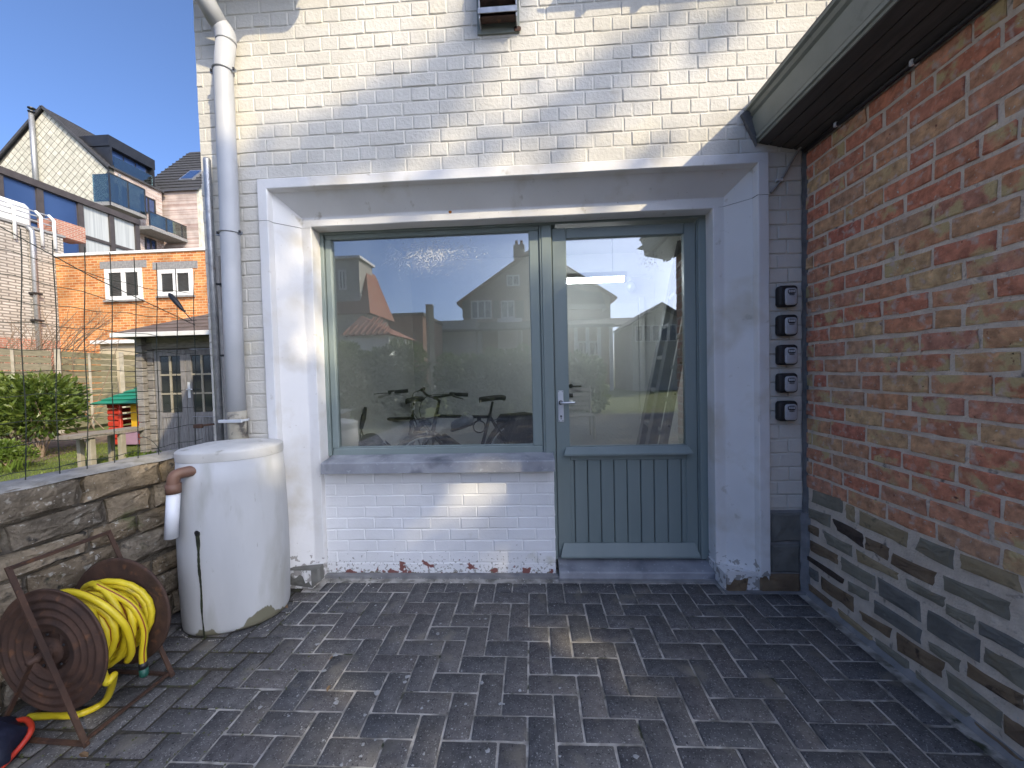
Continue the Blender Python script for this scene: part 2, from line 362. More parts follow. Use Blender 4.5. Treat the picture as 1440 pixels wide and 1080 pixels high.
def pavermesh(v):
    if v not in pm: pm[v] = mesh('paver', block(2*WP-.0085, WP-.0085, .05, .004, .0016, .0007), m_paver, True)
    return pm[v]
cand = []
def fits(c, hx, hy):
    if not (-2.05 < c[0] < 8 and -8.5 < c[1]): return False
    if c[1]+hy > .118: return False
    if c[0]+hx > 1.496 and c[1]-hy > -1.45: return False
    if c[0] < -1.9-.17*(-c[1]): return False
    if c[1]+hy > .0 and not (-1.335 < c[0]-hx and c[0]+hx < 1.075): return False
    return True
for j in range(-84, 10):
    for i in range(-34, 90):
        k = (i-j) % 4
        if k == 0: c = (g0.x+(i+1)*WP, g0.y+(j-.5)*WP); rot = 0
        elif k == 2: c = (g0.x+(i+.5)*WP, g0.y+(j-1)*WP); rot = 1
        else: continue
        hx, hy = (WP, WP/2) if rot == 0 else (WP/2, WP)
        if fits(c, hx-.004, hy-.004): cand.append((0 if -1.32 < c[1] and c[0] < 1.5 else 1, c, rot))
        else:                                        # cut paver along the edges
            for s_ in (-1, 1):
                for fr in (1, .6):
                    d = WP*(.5 if fr == 1 else .3)
                    q = (c[0]+s_*d, c[1]) if rot == 0 else (c[0], c[1]+s_*d)
                    hq = (WP/2*fr-.004, WP/2-.004) if rot == 0 else (WP/2-.004, WP/2*fr-.004)
                    if fits(q, *hq):
                        if q[1] > -1.4 and q[0] < 1.6: cand.append((2, q, (rot, fr)))
                        break
cnt = 0
for v, c, rot in cand:
    worn = max(0, min(1, (-.95-c[0])/.5))
    z = R.uniform(-.0022, .0022) - worn*R.uniform(-.001, .0022)
    if v == 2:
        rot, fr = rot; o = bpy.data.objects.new('cut_paver', pavermesh(cnt % 9)); put(o, (c[0], c[1], z), pave)
        o.rotation_euler = (-math.pi/2, 0, math.pi/2 if rot else 0); o.scale.x = (WP*fr-.0085)/(2*WP-.0085)
    elif v == 0 and cnt < 300:
        o = bpy.data.objects.new('paver', pavermesh(cnt % 9)); put(o, (c[0], c[1], z), pave)
        o.rotation_euler = (-math.pi/2+R.gauss(0, .009+.008*worn), R.gauss(0, .007+.006*worn), (math.pi/2 if rot else 0)+R.gauss(0, .004+.012*worn)+(math.pi if R.random() < .5 else 0)*0)
        cnt += 1
    else:
        a, b = (WP-.004, WP/2-.004) if rot == 0 else (WP/2-.004, WP-.004)
        rest.append(box(c[0]-a, c[0]+a, c[1]-b, c[1]+b, z-.03, z))
tag(mo('paver_field', join(*rest), m_paver, pave), kind='stuff')
print('pavers', cnt, len(rest))
# soil and moss filling the open joints along the left side
V = [(x, y, -.0046) for x, y in ((-2.25, -1.6), (-1.15, -1.6), (-1.3, -.9), (-1.22, -.5), (-1.38, -.2), (-1.42, .1), (-2.0, .1))]
tag(mo('joint_soil', (V, [tuple(range(7))]), m_soil, pave), kind='stuff')
# white lichen flecks lying on the pavers, a broken leaf or two
m_lich = M('white_lichen', [(.24, .245, .24), (.36, .365, .36)], .95, vs=40, bump=(.6, 120, .002))
fl = []
for q in range(95):
    x = R.gauss(560, 130); y = R.uniform(845, 1078)
    if x > 1150 or x < 330: continue
    p = at(x, y, Z=.0035); s = abs(R.gauss(0, .0042))+.0018; n = 9
    if y > 980 and R.random() < .3: s *= 1.4
    P = [(p.x+math.cos(a*6.283/n)*s*R.uniform(.5, 1.3), p.y+math.sin(a*6.283/n)*s*R.uniform(.5, 1.3), .0032) for a in range(n)]
    fl.append((P+[(p.x, p.y, .0042)], [(a, (a+1) % n, n) for a in range(n)]))
tag(mo('lichen', join(*fl), m_lich, pave), kind='stuff')

# grit and paint flakes gathered along the foot of the walls, moss in the open joints
def chips(n, place, smin, smax):
    V, F = [], []
    for q in range(n):
        x, y = place(); s = R.uniform(smin, smax); k = len(V); a = R.uniform(0, 6.28)
        for t in range(3): V.append((x+s*math.cos(a+2.1*t)*R.uniform(.6, 1.2), y+s*math.sin(a+2.1*t)*R.uniform(.6, 1.2), .0015))
        V.append((x, y, .0015+s*R.uniform(.3, .9))); F += [(k, k+1, k+3), (k+1, k+2, k+3), (k+2, k, k+3)]
    return V, F
def foot():
    t = R.random()
    if t < .45: return R.uniform(-1.34, .13), .13-abs(R.gauss(0, .05))
    if t < .65: return R.uniform(.13, 1.06), .08-abs(R.gauss(0, .02))
    if t < .8: return XR_-.02-abs(R.gauss(0, .03)), R.uniform(-1.2, -.02)
    a = R.uniform(-.6, 3.6); return -1.62+.265*math.cos(a+3.4), -.23+.225*math.sin(a+3.4)
XR_ = 1.502
tag(mo('grit', chips(420, foot, .0015, .006), m_joint, pave), kind='stuff')
tag(mo('paint_flakes', chips(60, lambda: (R.uniform(-1.34, .12), .12-abs(R.gauss(0, .05))), .002, .006), m_mould, pave), kind='stuff')
m_mossg = M('joint_moss', [(.045, .055, .015), (.09, .10, .03)], .95, vs=40)
def mossp():
    i, j = R.randrange(-20, -8), R.randrange(-9, 7); f = R.uniform(-1, 1)*WP
    return (g0.x+i*WP+R.gauss(0, .004), g0.y+j*WP+f) if R.random() < .5 else (g0.x+i*WP+f, g0.y+j*WP+R.gauss(0, .004))
tag(mo('moss', chips(900, mossp, .002, .006), m_mossg, pave), kind='stuff')

# ------------------------------------------------------------------ white house
XL, XR = -1.92, 1.502
CO = .0785; Z0 = 2.430
house = thing('white_house', 'white painted brick house with a grey-green door and a wide window', 'house', (0, .3, 0))
wall = part('upper_wall', (0, 0, Z0), house)
core = join(box(XR-.002, 3.2, .0038, .28, 2.72, 3.7), box(XL, XR-.002, .0038, .28, Z0-.02, 3.7), box(XL, -1.56, .0038, .28, 0, Z0-.02), box(1.30, XR-.004, .0065, .28, 0, Z0-.02),
            box(-.99, .6, .0065, .28, 3.7, 5.0), box(XL, XL+.28, .28, 5.2, 0, 3.9), box(XL, XR+3, 5.0, 5.2, 0, 3.9), box(XL+.01, -.99, .0075, .28, 3.7, 3.9), box(.6, XR+1.5, .0075, .28, 3.7, 3.9),
            box(-1.57, 1.30, .125, .28, 2.24, Z0-.02), box(1.08, 1.31, .13, .28, 0, 2.24), box(-1.57, -1.36, .13, .28, 0, 2.24))
mo('masonry', core, m_wmort, wall)
gab = prism([(.28, 3.9), (5.0, 3.9), (2.6, 6.0)], XL, XL+.25, 'x'); mo('gable_end', gab, m_white, house)
wb = {}
def wbrick(par, mat, x0, x1, zc, y, key, h):
    L = x1-x0
    if L < .028: return
    base = .197 if L > .13 else .094
    k = (key, base, R.randrange(5))
    if k not in wb: wb[k] = mesh('brick', block(base, h, .02, .0034, .0026, .0007), mat, False)
    o = bpy.data.objects.new('brick', wb[k]); put(o, ((x0+x1)/2, y+R.uniform(-.0018, .0016), zc+R.uniform(-.0012, .0012)), par)
    o.scale.x = L/base; o.rotation_euler = (R.gauss(0, .012), R.gauss(0, .005), R.gauss(0, .01))
cnt = 0; side = part('side_wall', (0, 0, 0), house)
extra = []
for k in range(-30, 14):
    zc = Z0+(k+.5)*CO
    if zc < .01: continue
    mod = .2055 if k % 2 == 0 else .1028
    x = XL - (0 if k % 2 == 0 else .0514) - (R.uniform(0, .02))
    while x < (XR if k < 4 else 2.05):
        a, b = x+.0025, x+mod*R.uniform(.985, 1.015)-.0025
        x += mod
        segs = [(max(a, XL), min(b, XR-.014) if k < 4 else b)]
        if k < 0: segs = [(max(a, XL), min(b, -1.573)), (max(a, 1.309), min(b, XR-.014))]
        for s0, s1 in segs:
            if s1-s0 < .03: continue
            if s0 > 1.30 and zc < .46: continue
            if s0 < -1.5 and zc < .84: continue
            if zc > 2.56 and s0 > 1.22+.9*(zc-2.56): continue
            if k >= 0:
                if cnt < 300: wbrick(wall, m_white, s0, s1, zc, 0, 'w', CO-.006); cnt += 1
                else: extra.append(box(s0, s1, 0, .02, zc-CO/2+.004, zc+CO/2-.004, .004))
            else: wbrick(side, m_white, s0, s1, zc, 0, 'w', CO-.006)
if extra: tag(mo('brickwork', join(*extra), m_white, wall), kind='stuff')
print('white bricks', cnt, len(extra), len(side.children))
# moulded surround: profile (inset, y) swept round the opening with mitred corners
OX0, OX1, OZ = -1.571, 1.305, 2.426
PR = [(0, .03), (0, -.014), (.004, -.018), (.054, -.018), (.058, -.014), (.064, .022), (.067, .024), (.172, .118), (.178, .120), (.230, .120), (.234, .124), (.234, .23)]
surr = part('surround', (0, 0, 1.2), house)
def jit3(v, a): return Vector(v)+Vector((R.uniform(-a, a), R.uniform(-a, a), R.uniform(-a, a)))
def member(pts):                                     # list of (x, z, inward x, inward z) stations
    V, F = [], []; n = len(PR)
    for (x, z, ix, iz) in pts:
        for d, y in PR: V.append((x+ix*d, y+R.uniform(-.0008, .0008), z+iz*d))
    for s in range(len(pts)-1):
        for k in range(n-1): F.append((s*n+k, s*n+k+1, (s+1)*n+k+1, (s+1)*n+k))
    F.append(tuple(range(n))); F.append(tuple(range(len(pts)*n-1, (len(pts)-1)*n-1, -1)))
    return V, F
ZC = 2.188
st = [(OX0, ZC, 1, 0), (OX0, OZ, 1, -1)]+[(OX0+(OX1-OX0)*i/14, OZ+R.uniform(-.0015, .0015), 0, -1) for i in range(1, 14)]+[(OX1, OZ, -1, -1), (OX1, ZC+.012, -1, 0)]
# inner station of the mitred legs keeps the same inset; the lintel's legs are short returns above the crack
mo('lintel', member(st), m_mould, surr)
for sx, x in ((1, OX0), (-1, OX1)):
    zt = ZC-.0025 if sx > 0 else ZC+.0095
    zb = .095
    pts = [(x+R.uniform(-.0012, .0012), zt+(zb-zt)*i/12, sx, 0) for i in range(13)]
    mo('jamb', member(pts), m_mould, surr)
# ragged crack filler so that the crack reads dark and broken
m_crack = M('dark_crack', [(.10, .09, .075), (.16, .14, .12)], .95)
for sx, x, z in ((1, OX0, ZC), (-1, OX1, ZC+.011)):
    P = [(x+sx*(d+(.002 if 0 < i < len(PR)-1 else 0)), y+.002, z-.0012) for i, (d, y) in enumerate(PR[1:-1])]
    V = [jit3(p, .001) for p in P]+[jit3((p[0], p[1], p[2]+.003), .0012) for p in P]; n = len(P)
    mo('crack', (V, [(i, i+1, n+i+1, n+i) for i in range(n-1)]), m_crack, surr)
# plinth stones
pl = part('plinth', (0, 0, .2), house)
def fac(Y):
    return lambda u, v, o: (u, Y-o, v)
def pxpoly(pts, Y=None, X=None):
    out = []
    for p in pts:
        q = at(p[0], p[1], Y=Y, X=X); out.append((q.x, q.z) if Y is not None else (q.y, q.z))
    return out
bx('backing', 1.302, 1.499, .003, .25, .0, .46, m_cem, pl); bx('backing', 1.063, 1.301, .002, .25, .0, .100, m_mould, pl); bx('backing', -1.60, -1.342, .002, .25, .0, .10, m_mould, pl)
for col, q in (('s', [(1086, 722), (1128, 722), (1128, 762), (1086, 763)]), ('s', [(1085, 767), (1126, 766), (1125, 806), (1085, 805)]), ('b', [(1070, 809), (1127, 808), (1126, 833), (1070, 833)]),
               ('b', [(1023, 810), (1054, 811), (1051, 833), (1022, 834)]), ('s', [(402, 803), (448, 799), (450, 818), (438, 828), (402, 823)])):
    mo('stone', pblock(pxpoly(q, Y=-.008), fac(-.008), .05, .007, .003), m_stone[col], pl)
# ragged lime skirt at the foot of the jambs
for x0, x1 in ((1.068, 1.30), (-1.56, -1.345)):
    n = 12; V = []
    for i in range(n+1):
        x = x0+(x1-x0)*i/n; ed = i in (0, n)
        V += [(x, -.0125 if x0 > 0 else -.0145, .118), (x, -.0125+R.uniform(-.002, .002), R.uniform(.06, .10)-(.05 if (i < 2 and x0 > 0) or (i > n-3 and x0 < 0) else 0)), ]
    mo('lime_skirt', (V, [(2*i, 2*i+1, 2*i+3, 2*i+2) for i in range(n)]), m_mould, pl)
# wall below the window
sub = part('window_wall', (-.6, .17, 0), house)
SY = .163
bx('masonry', -1.362, .119, SY+.0028, .30, 0, .67, m_subw, sub)
for r_ in range(9):
    z = .656-(r_+.5)*.0722
    x = -1.36-(.09 if r_ % 2 else .02)
    while x < .119:
        wd = .183*R.uniform(.97, 1.03); a, b = max(x+.002, -1.36), min(x+wd-.002, .1195); x += wd
        if b-a > .02: wbrick(sub, m_subw, a, b, z, SY, 's', .0672)
# blue stone window sill
V, F = prism([(.072, .674), (.300, .674), (.300, .765), (.215, .757), (.080, .742), (.074, .735)], -1.309, .121, 'x')
sill = mo('sill', (V, F), m_blue, house)
V, F = prism([(.113, -.01), (.300, -.01), (.300, .072), (.24, .066), (.12, .046), (.114, .038)], .138, 1.066, 'x')
mo('threshold', (V, F), m_blue, house)
mo('rust_spot', lathe([(.010, 0), (.004, .002)], 10, Matrix.Translation((-.4705, .1195, 2.243)) @ Matrix.Rotation(rad(90), 4, 'X')), M('orange_rust', [(.45, .14, .02), (.5, .2, .05)], .9), house)
mo('footing', join(box(-1.36, .135, .125, .17, -.02, .012), box(.13, 1.07, .085, .13, -.02, .006), box(1.06, 1.49, -.03, .02, -.02, .004)), m_cem, house)
# window
win = part('window', (-.65, .24, .76), house)
window_glints_dirt = [(150, .47, .72, .60, -.62, 2.04, .50, .20, .05), (3, .15, .55, .008, -.6, 1.2, 1.4, 1.6, .3), (60, .54, .85, .06, -.3, 1.0, .9, .5, .1)]  # first entry paints sunlit leaf reflections as whitish speckle, then thin veils
m_glass = glassmat('window_glass', .175, glints_dirt=window_glints_dirt)
bx('frame_head', -1.362, 1.075, .216, .30, 2.178, 2.26, m_green, win, .003)
bx('frame_post', -1.362, -1.316, .2155, .30, .755, 2.18, m_green, win, .003)
bx('frame_post', .074, .138, .2155, .31, .0725, 2.178, m_green, win, .004)
sash = [('sash_rail', -1.312, .062, .2265, .275, 2.150, 2.182), ('sash_rail', -1.312, .062, .2265, .275, .752, .800), ('sash_stile', -1.314, -1.272, .2275, .276, .8, 2.15), ('sash_stile', -.004, .0605, .2275, .276, .8, 2.15)]
for s in sash: bx(s[0], *s[1:], m_green, win, .006)
bx('mullion_back', -.003, .165, .2835, .312, .076, 2.2, m_green, win)
bx('cover_strip', .0625, .0725, .219, .26, .756, 2.178, m_green, win, .002)
bx('bead', -1.273, -.003, .238, .262, .7995, .809, m_green, win, .003)
bx('pane', -1.275, 0, GL, GL+.006, .80, 2.152, m_glass, win)
# door
door = part('door', (.58, .24, .06), house)
bx('frame_post', 1.026, 1.078, .2155, .31, .0725, 2.178, m_green, door, .004)
bx('frame_rebate', 1.019, 1.0255, .228, .30, .0725, 2.17, m_green, door, .001)
DL, DR = .142, 1.018
bx('stile', DL, .2295, .236, .282, .078, 2.160, m_green, door, .004); bx('stile', .9485, DR, .236, .282, .078, 2.160, m_green, door, .004)
bx('top_rail', .23, .948, .2362, .282, 2.094, 2.160, m_green, door, .004)
bx('middle_rail', .23, .948, .2362, .282, .700, .784, m_green, door, .004); bx('bottom_rail', .23, .948, .2362, .282, .078, .16, m_green, door, .004)
m_dglass = glassmat('door_glass', .20, glints_dirt=[(110, .52, .85, .30, .75, 1.95, .28, .25, .06), (3, .15, .55, .014, .6, 1.2, .9, 1.4, .3)])  # first film paints the tree's reflected leaves as pale speckle
bx('pane', .2285, .9495, GL+.004, GL+.010, .783, 2.096, m_dglass, door)
bx('bead', .229, .949, .243, .2545, .784, .792, m_green, door, .002)
xb = [at(x, 700, Y=.246).x for x in (798.4, 808.3, 826.8, 845.4, 863.9, 882.4, 901.4, 920.2, 939.3, 958.4, 968.6)]
bx('panel_back', .2, .98, .262, .272, .15, .72, m_dark, door)
for a, b in zip(xb, xb[1:]): bx('board', a+.0022, b-.0022, .2445, .262, .150, .735, m_green, door, .0035)
def wedge(x0, x1, z0, z1, y0, y1, s): # weather bar, sloping top, raked ends
    V = [(x0, y1, z0), (x1, y1, z0), (x1, y0, z0), (x0, y0, z0), (x0, y0, z0+.012), (x1, y0, z0+.012), (x1-s, y1-.012, z1), (x0+s, y1-.012, z1), (x1-s, y1, z1), (x0+s, y1, z1)]
    return V, [(0, 3, 2, 1), (3, 4, 5, 2), (4, 7, 6, 5), (7, 9, 8, 6), (9, 0, 1, 8), (0, 9, 7, 4, 3), (1, 2, 5, 6, 8)]
mo('weather_bar', wedge(.188, .974, .738, .787, .192, .237, .016), m_green, door)
mo('weather_bar', wedge(.155, 1.014, .090, .172, .197, .240, .022), m_green, door)
m_plate = M('white_metal_plate', [(.62, .64, .66), (.70, .72, .74)], .35, .3, vs=30)
pla = bx('handle_plate', .158, .193, .229, .237, .948, 1.147, m_plate, door, .002)
lv = tube(spline([(.176, .232, 1.071), (.176, .195, 1.071), (.182, .182, 1.071), (.21, .180, 1.0715), (.262, .182, 1.072)], 6), .0075, 10)
mo('lever', lv, m_alu, door, True)
mo('keyhole', join(lathe([(0.006, 0), (.006, .0015)], 12, Matrix.Translation((.1755, .2285, .985)) @ Matrix.Rotation(rad(90), 4, 'X')), box(.1735, .1775, .2272, .2288, .966, .984)), m_dark, door)
for zz in (.955, 1.140):
    for xx in (.164, .187): mo('screw', lathe([(.003, 0), (.002, .0015)], 8, Matrix.Translation((xx, .229, zz)) @ Matrix.Rotation(rad(90), 4, 'X')), m_dark, door)
mo('rosette', lathe([(.014, 0), (.013, .004)], 16, Matrix.Translation((.176, .229, 1.071)) @ Matrix.Rotation(rad(90), 4, 'X')), m_dark, door)
# roof with its gutters left and right of the tall middle part
roof = part('roof', (0, 2, 4), house)
def roofslab(x0, x1): return prism([(-.32, 3.70), (-.32, 3.78), (2.6, 6.12), (5.4, 3.88), (5.4, 3.8), (2.6, 6.03)], x0, x1, 'x')
mo('slope', roofslab(XL-.12, -.96), m_tile, roof); mo('slope', roofslab(.57, XR+1.5), m_tile, roof)
mo('slope', prism([(.05, 5.0), (.05, 5.06), (2.6, 6.2), (5.3, 4.0), (5.3, 3.95), (2.6, 6.1)], -.959, .569, 'x'), m_tile, roof)
def gut(x0, x1):
    n = 8; P = [(-.37+.055*math.cos(math.pi+math.pi*k/n), 3.705+.055*math.sin(math.pi+math.pi*k/n)) for k in range(n+1)]
    Q = [(-.37+.05*math.cos(math.pi+math.pi*k/n), 3.705+.05*math.sin(math.pi+math.pi*k/n)) for k in range(n, -1, -1)]
    return prism(P+Q, x0, x1, 'x')
mo('roof_gutter', gut(XL-.12, -.93), m_pvc, roof); mo('roof_gutter', gut(.54, 3), m_pvc, roof)
for x in (-1.25, .72, 1.02): mo('gutter_bracket', join(box(x, x+.03, -.40, -.3, 3.62, 3.65), box(x, x+.03, -.31, .02, 3.64, 3.70)), m_pvc, roof)
mo('soffit', join(box(XL-.1, -.97, -.31, .006, 3.72, 3.74), box(.58, XR+1.4, -.31, .006, 3.72, 3.74)), m_soff, roof)

# ------------------------------------------------------------------ annex on the right
AE = -1.37                                          # where its wall ends behind the camera
annex = thing('brick_annex', 'low red brick annex with a rubble stone base and a deep painted gutter', 'building', (XR+.2, -1, 0))
aw = part('wall', (XR, -1, .5), annex)
bx('masonry', XR+.0045, XR+.25, AE, .30, 0, 2.62, m_mortar, aw)
bx('end_wall', XR+.25, XR+4, AE, AE+.25, 0, 2.6, m_brick, annex)
ab = {}
ZB = .590
nrow = 23
cnt = 0
for r_ in range(nrow):
    zc = ZB+(r_+.5)*.0793
    y = .02-R.uniform(0, .02)-(.1 if r_ % 2 else 0)-(.05 if r_ % 5 == 3 else 0)
    y0 = 0.0
    first = True
    while y0 > AE:
        L = R.choice([.203]*7+[.10, .152, .203, .203]) if not first else (.062 if r_ % 2 else .158)*R.uniform(.8, 1.2)
        first = False
        a, b = y0, max(y0-L, AE)
        if a-b > .03:
            base = .19 if L > .17 else .14 if L > .13 else .088
            k = (base, R.randrange(6))
            if k not in ab: ab[k] = mesh('brick', block(base, CO-.0155, .03, .0030, .0038, .0014), m_brick, False)
            o = bpy.data.objects.new('brick', ab[k]); put(o, (XR+R.uniform(-.002, .002), (a+b)/2, zc+R.uniform(-.0018, .0018)), aw)
            o.rotation_euler = (R.gauss(0, .009), 0, -math.pi/2+R.gauss(0, .008)); o.scale.x = (a-b-.013)/base
            # rotation is applied after the local x-rotation, so the front face looks along -x
            cnt += 1
        y0 -= L
print('annex bricks', cnt)
# rubble base, traced stone by stone, then continued towards the camera
base = part('stone_base', (XR, -1, .2), annex)
def fside(u, v, o): return (XR-o-.003, u, v)
Z2 = [('g', 95, 222, 283, 275, 283, 372, 92, 300), ('y', 303, 302, 358, 330, 362, 428, 308, 400), ('g', 70, 335, 212, 378, 205, 458, 68, 395), ('d', 220, 398, 412, 498, 415, 585, 250, 480), ('y', 392, 350, 700, 490, 685, 582, 390, 440),
      ('b', 65, 430, 135, 462, 133, 522, 66, 485), ('g', 165, 482, 342, 575, 340, 645, 185, 560), ('b', 425, 512, 580, 590, 570, 668, 428, 592), ('g', 768, 518, 985, 605, 978, 728, 742, 600), ('b', 78, 538, 252, 628, 252, 695, 82, 605),
      ('y', 368, 598, 632, 745, 630, 790, 375, 668), ('b', 600, 622, 872, 745, 850, 828, 588, 690), ('y', 1020, 618, 1380, 760, 1425, 885, 1030, 720), ('d', 58, 630, 290, 780, 288, 820, 60, 662), ('g', 272, 642, 488, 765, 490, 852, 275, 730),
      ('g', 682, 785, 928, 905, 920, 972, 690, 840), ('g', 912, 755, 1340, 930, 1330, 1045, 920, 850), ('s', 72, 705, 130, 742, 132, 808, 72, 765), ('g', 318, 792, 450, 865, 452, 930, 322, 862), ('s', 505, 775, 770, 930, 775, 1060, 515, 890),
      ('b', 148, 768, 355, 905, 352, 993, 150, 845), ('b', 68, 808, 218, 925, 212, 968, 70, 850)]
Z3 = [('y', 335, 530, 455, 625, 452, 645, 338, 555), ('b', 408, 535, 520, 598, 515, 632, 420, 570), ('s', 458, 498, 622, 605, 620, 655, 460, 545), ('s', 640, 530, 822, 635, 822, 715, 640, 605), ('s', 815, 568, 978, 655, 976, 705, 815, 612), ('g', 705, 512, 808, 560, 800, 602, 708, 545),
      ('b', 535, 610, 700, 715, 690, 770, 540, 675), ('g', 645, 640, 755, 705, 752, 748, 650, 672), ('g', 838, 662, 982, 740, 982, 820, 838, 715), ('g', 462, 630, 580, 715, 580, 762, 465, 665), ('b', 778, 715, 972, 830, 970, 882, 780, 765),
      ('g', 705, 740, 900, 885, 895, 945, 715, 805), ('g', 598, 740, 790, 892, 788, 935, 602, 785), ('b', 905, 890, 982, 950, 982, 1020, 908, 960), ('b', 805, 920, 978, 1055, 985, 1085, 812, 965)]
def zt(l, ox, oy, s):
    out = []
    for q in l: out.append((q[0], [(ox+q[1+2*i]/s, oy+q[2+2*i]/s) for i in range(4)]))
    return out
ymin = 0
for col, q in zt(Z2, 1120, 640, 4.5)+zt(Z3, 1040, 640, 2.455):
    pp = pxpoly(q, X=XR-.003)
    pp = [(y, max(z, .012)) for y, z in pp]; ymin = min(ymin, min(p[0] for p in pp))
    mo('stone', pblock(pp, fside, .03, .006, .0035, 3), m_stone[col], base)
z = .02
for h in (.095, .115, .095, .11, .13):
    y = -1.06-R.uniform(0, .05)+.05
    while y > AE+.06:
        L = R.uniform(.14, .26); b = max(y-L, AE+.01)
        pp = [(y-.012, z+.006), (b+.006, z+R.uniform(0, .01)), (b+R.uniform(.004, .02), z+h-.01), (y-R.uniform(.01, .03), z+h-.008)]
        if y < ymin+.02: mo('stone', pblock(pp, fside, .03, .006, .0035, 3), m_stone[R.choice('ggbsy')], base)
        y -= L
    z += h
mo('mortar_fillet', prism([(XR+.01, -.01), (XR-.018, -.004), (XR+.01, .03)], AE, -.005, 'y'), m_cem, base)
# uneven seam of mortar in the corner
V = []; n = 40
for i in range(n+1):
    z = .45+(2.43-.45)*i/n
    V += [(XR-.017+R.uniform(-.004, .004), -.004, z), (XR-.004, -.010+R.uniform(-.002, .002), z), (XR+.004, -.018+R.uniform(-.005, .005), z)]
F = []
for i in range(n): F += [(3*i, 3*i+1, 3*i+4, 3*i+3), (3*i+1, 3*i+2, 3*i+5, 3*i+4)]
mo('corner_seam', (V, F), m_seal, annex)
V = []
for i in range(13):
    z = .0+.45*i/12
    V += [(XR-.030+R.uniform(-.006, .006), -.006, z), (XR-.006, -.014+R.uniform(-.003, .003), z), (XR+.004, -.03+R.uniform(-.008, .006), z)]
F = []
for i in range(12): F += [(3*i, 3*i+1, 3*i+4, 3*i+3), (3*i+1, 3*i+2, 3*i+5, 3*i+4)]
mo('corner_seam', (V, F), m_cem, annex)
# gutter: moulded fascia, boarded soffit
gx, gz = 1.251, 2.482; tx, tz = 1.192, 2.664; GE = -1.55
gtr = part('gutter', (1.3, -1, 2.55), annex)
prof = [(gx, gz), (gx-.004, gz+.010), (gx-.014, gz+.013), (gx-.017, gz+.028), (gx-.010, gz+.031), (gx-.014, gz+.036), (gx-.036, tz-.060), (gx-.030, tz-.056), (gx-.032, tz-.048), (gx-.046, tz-.040), (gx-.040, tz-.034), (gx-.050, tz-.018), (tx-.006, tz-.012), (tx-.009, tz-.003), (tx-.002, tz+.006), (tx+.012, tz+.004), (tx+.012, tz-.02), (tx+.06, tz-.03), (tx+.06, gz+.03), (gx+.06, gz+.002)]
mo('fascia', prism(prof, .002, GE, 'y'), m_gutt, gtr)
edge = [gx+.004, gx+.062, gx+.128, gx+.190, XR-.004]
for i, (a, b) in enumerate(zip(edge, edge[1:])):
    zz = lambda x: gz-(x-gx)/(XR-gx)*.054
    mo('soffit_board', prism([(a+.003, zz(a)), (b-.003, zz(b)), (b-.003, zz(b)+.018), (a+.003, zz(a)+.018)], .001, GE, 'y'), m_soff, gtr)
mo('soffit_back', prism([(gx+.02, gz+.006), (XR, gz-.035), (XR, gz+.1), (gx+.02, gz+.1)], .0, GE+.01, 'y'), m_soff, gtr)
mo('end_flashing', join(prism([(tx-.03, tz-.03), (gx-.03, gz+.03), (gx-.01, gz-.02), (tx+.04, tz+.02)], -.02, .004, 'y')), m_seal, gtr)
mo('roof', prism([(tx+.03, tz-.01), (tx+.03, tz+.05), (XR+3.4, tz+.42), (XR+3.4, tz+.36), (XR+3.4, tz-.01), (XR+2.2, tz-.01)], .0, GE, 'y'), m_tile, annex)
# conduit under the eave and the loose cable end on the facade
cab = thing('eave_cable', 'dark conduit clipped under the annex gutter ending in a loose grey cable', 'cable', (XR-.03, -1, 2.42))
mo('conduit', tube([(XR-.020, y, 2.412-.0*y) for y in (-.03, -.4, -.8, -1.1, -1.36)], .011, 8), m_dark, cab, True)
P = [at(1140, 197, Y=-.035), at(1128, 204, Y=-.02), at(1114, 226, Y=-.014), at(1103, 246, Y=-.014), at(1092, 262, Y=-.013), at(1084, 271, Y=-.012)]
m_cable = M('grey_cable', [(.20, .19, .175), (.28, .265, .24)], .5, vs=20)
mo('cable_end', tube(spline(P, 6), .0062, 8), m_cable, cab, True)
mo('cable_joint', tube([at(1143, 196, Y=-.04), at(1124, 207, Y=-.018)], .0105, 8), m_cable, cab, True)
p = at(1096, 254, Y=-.008); mo('cable_clip', box(p.x-.02, p.x+.012, -.022, .0, p.z-.006, p.z+.006, .002), m_plate, cab)
for y in (-.25, -.62, -1.0): mo('clip', box(XR-.034, XR-.004, y-.008, y+.008, 2.402, 2.425, .003), m_plate, cab)

# ------------------------------------------------------------------ key safes
m_kgrey = M('grey_metallic_face', [(.38, .385, .395), (.45, .455, .465)], .45, 0, vs=30)
m_kblk = M('black_rubber_shell', [(.010, .010, .011), (.017, .017, .018)], .55, vs=30, bump=(.1, 200, .001))
def rr(x0, x1, z0, z1, r, n=5):
    P = []
    for cx, cz, a0 in ((x1-r, z1-r, 0), (x0+r, z1-r, 90), (x0+r, z0+r, 180), (x1-r, z0+r, 270)):
        for k in range(n+1):
            a = rad(a0+90*k/n); P.append((cx+r*math.cos(a), cz+r*math.sin(a)))
    return P
def rounded(P, levels):                              # levels: (inset, y)
    cx = sum(p[0] for p in P)/len(P); cz = sum(p[1] for p in P)/len(P); n = len(P); V, F = [], []
    hw = max(p[0] for p in P)-cx; hh = max(p[1] for p in P)-cz
    for s, y in levels:
        for p in P: V.append((cx+(p[0]-cx)*(1-s/hw), y, cz+(p[1]-cz)*(1-s/hh)))
    for l in range(len(levels)-1):
        for k in range(n): F.append((l*n+k, l*n+(k+1) % n, (l+1)*n+(k+1) % n, (l+1)*n+k))
    F.append(tuple(range((len(levels)-1)*n, len(levels)*n))); F.append(tuple(range(n-1, -1, -1)))
    return V, F
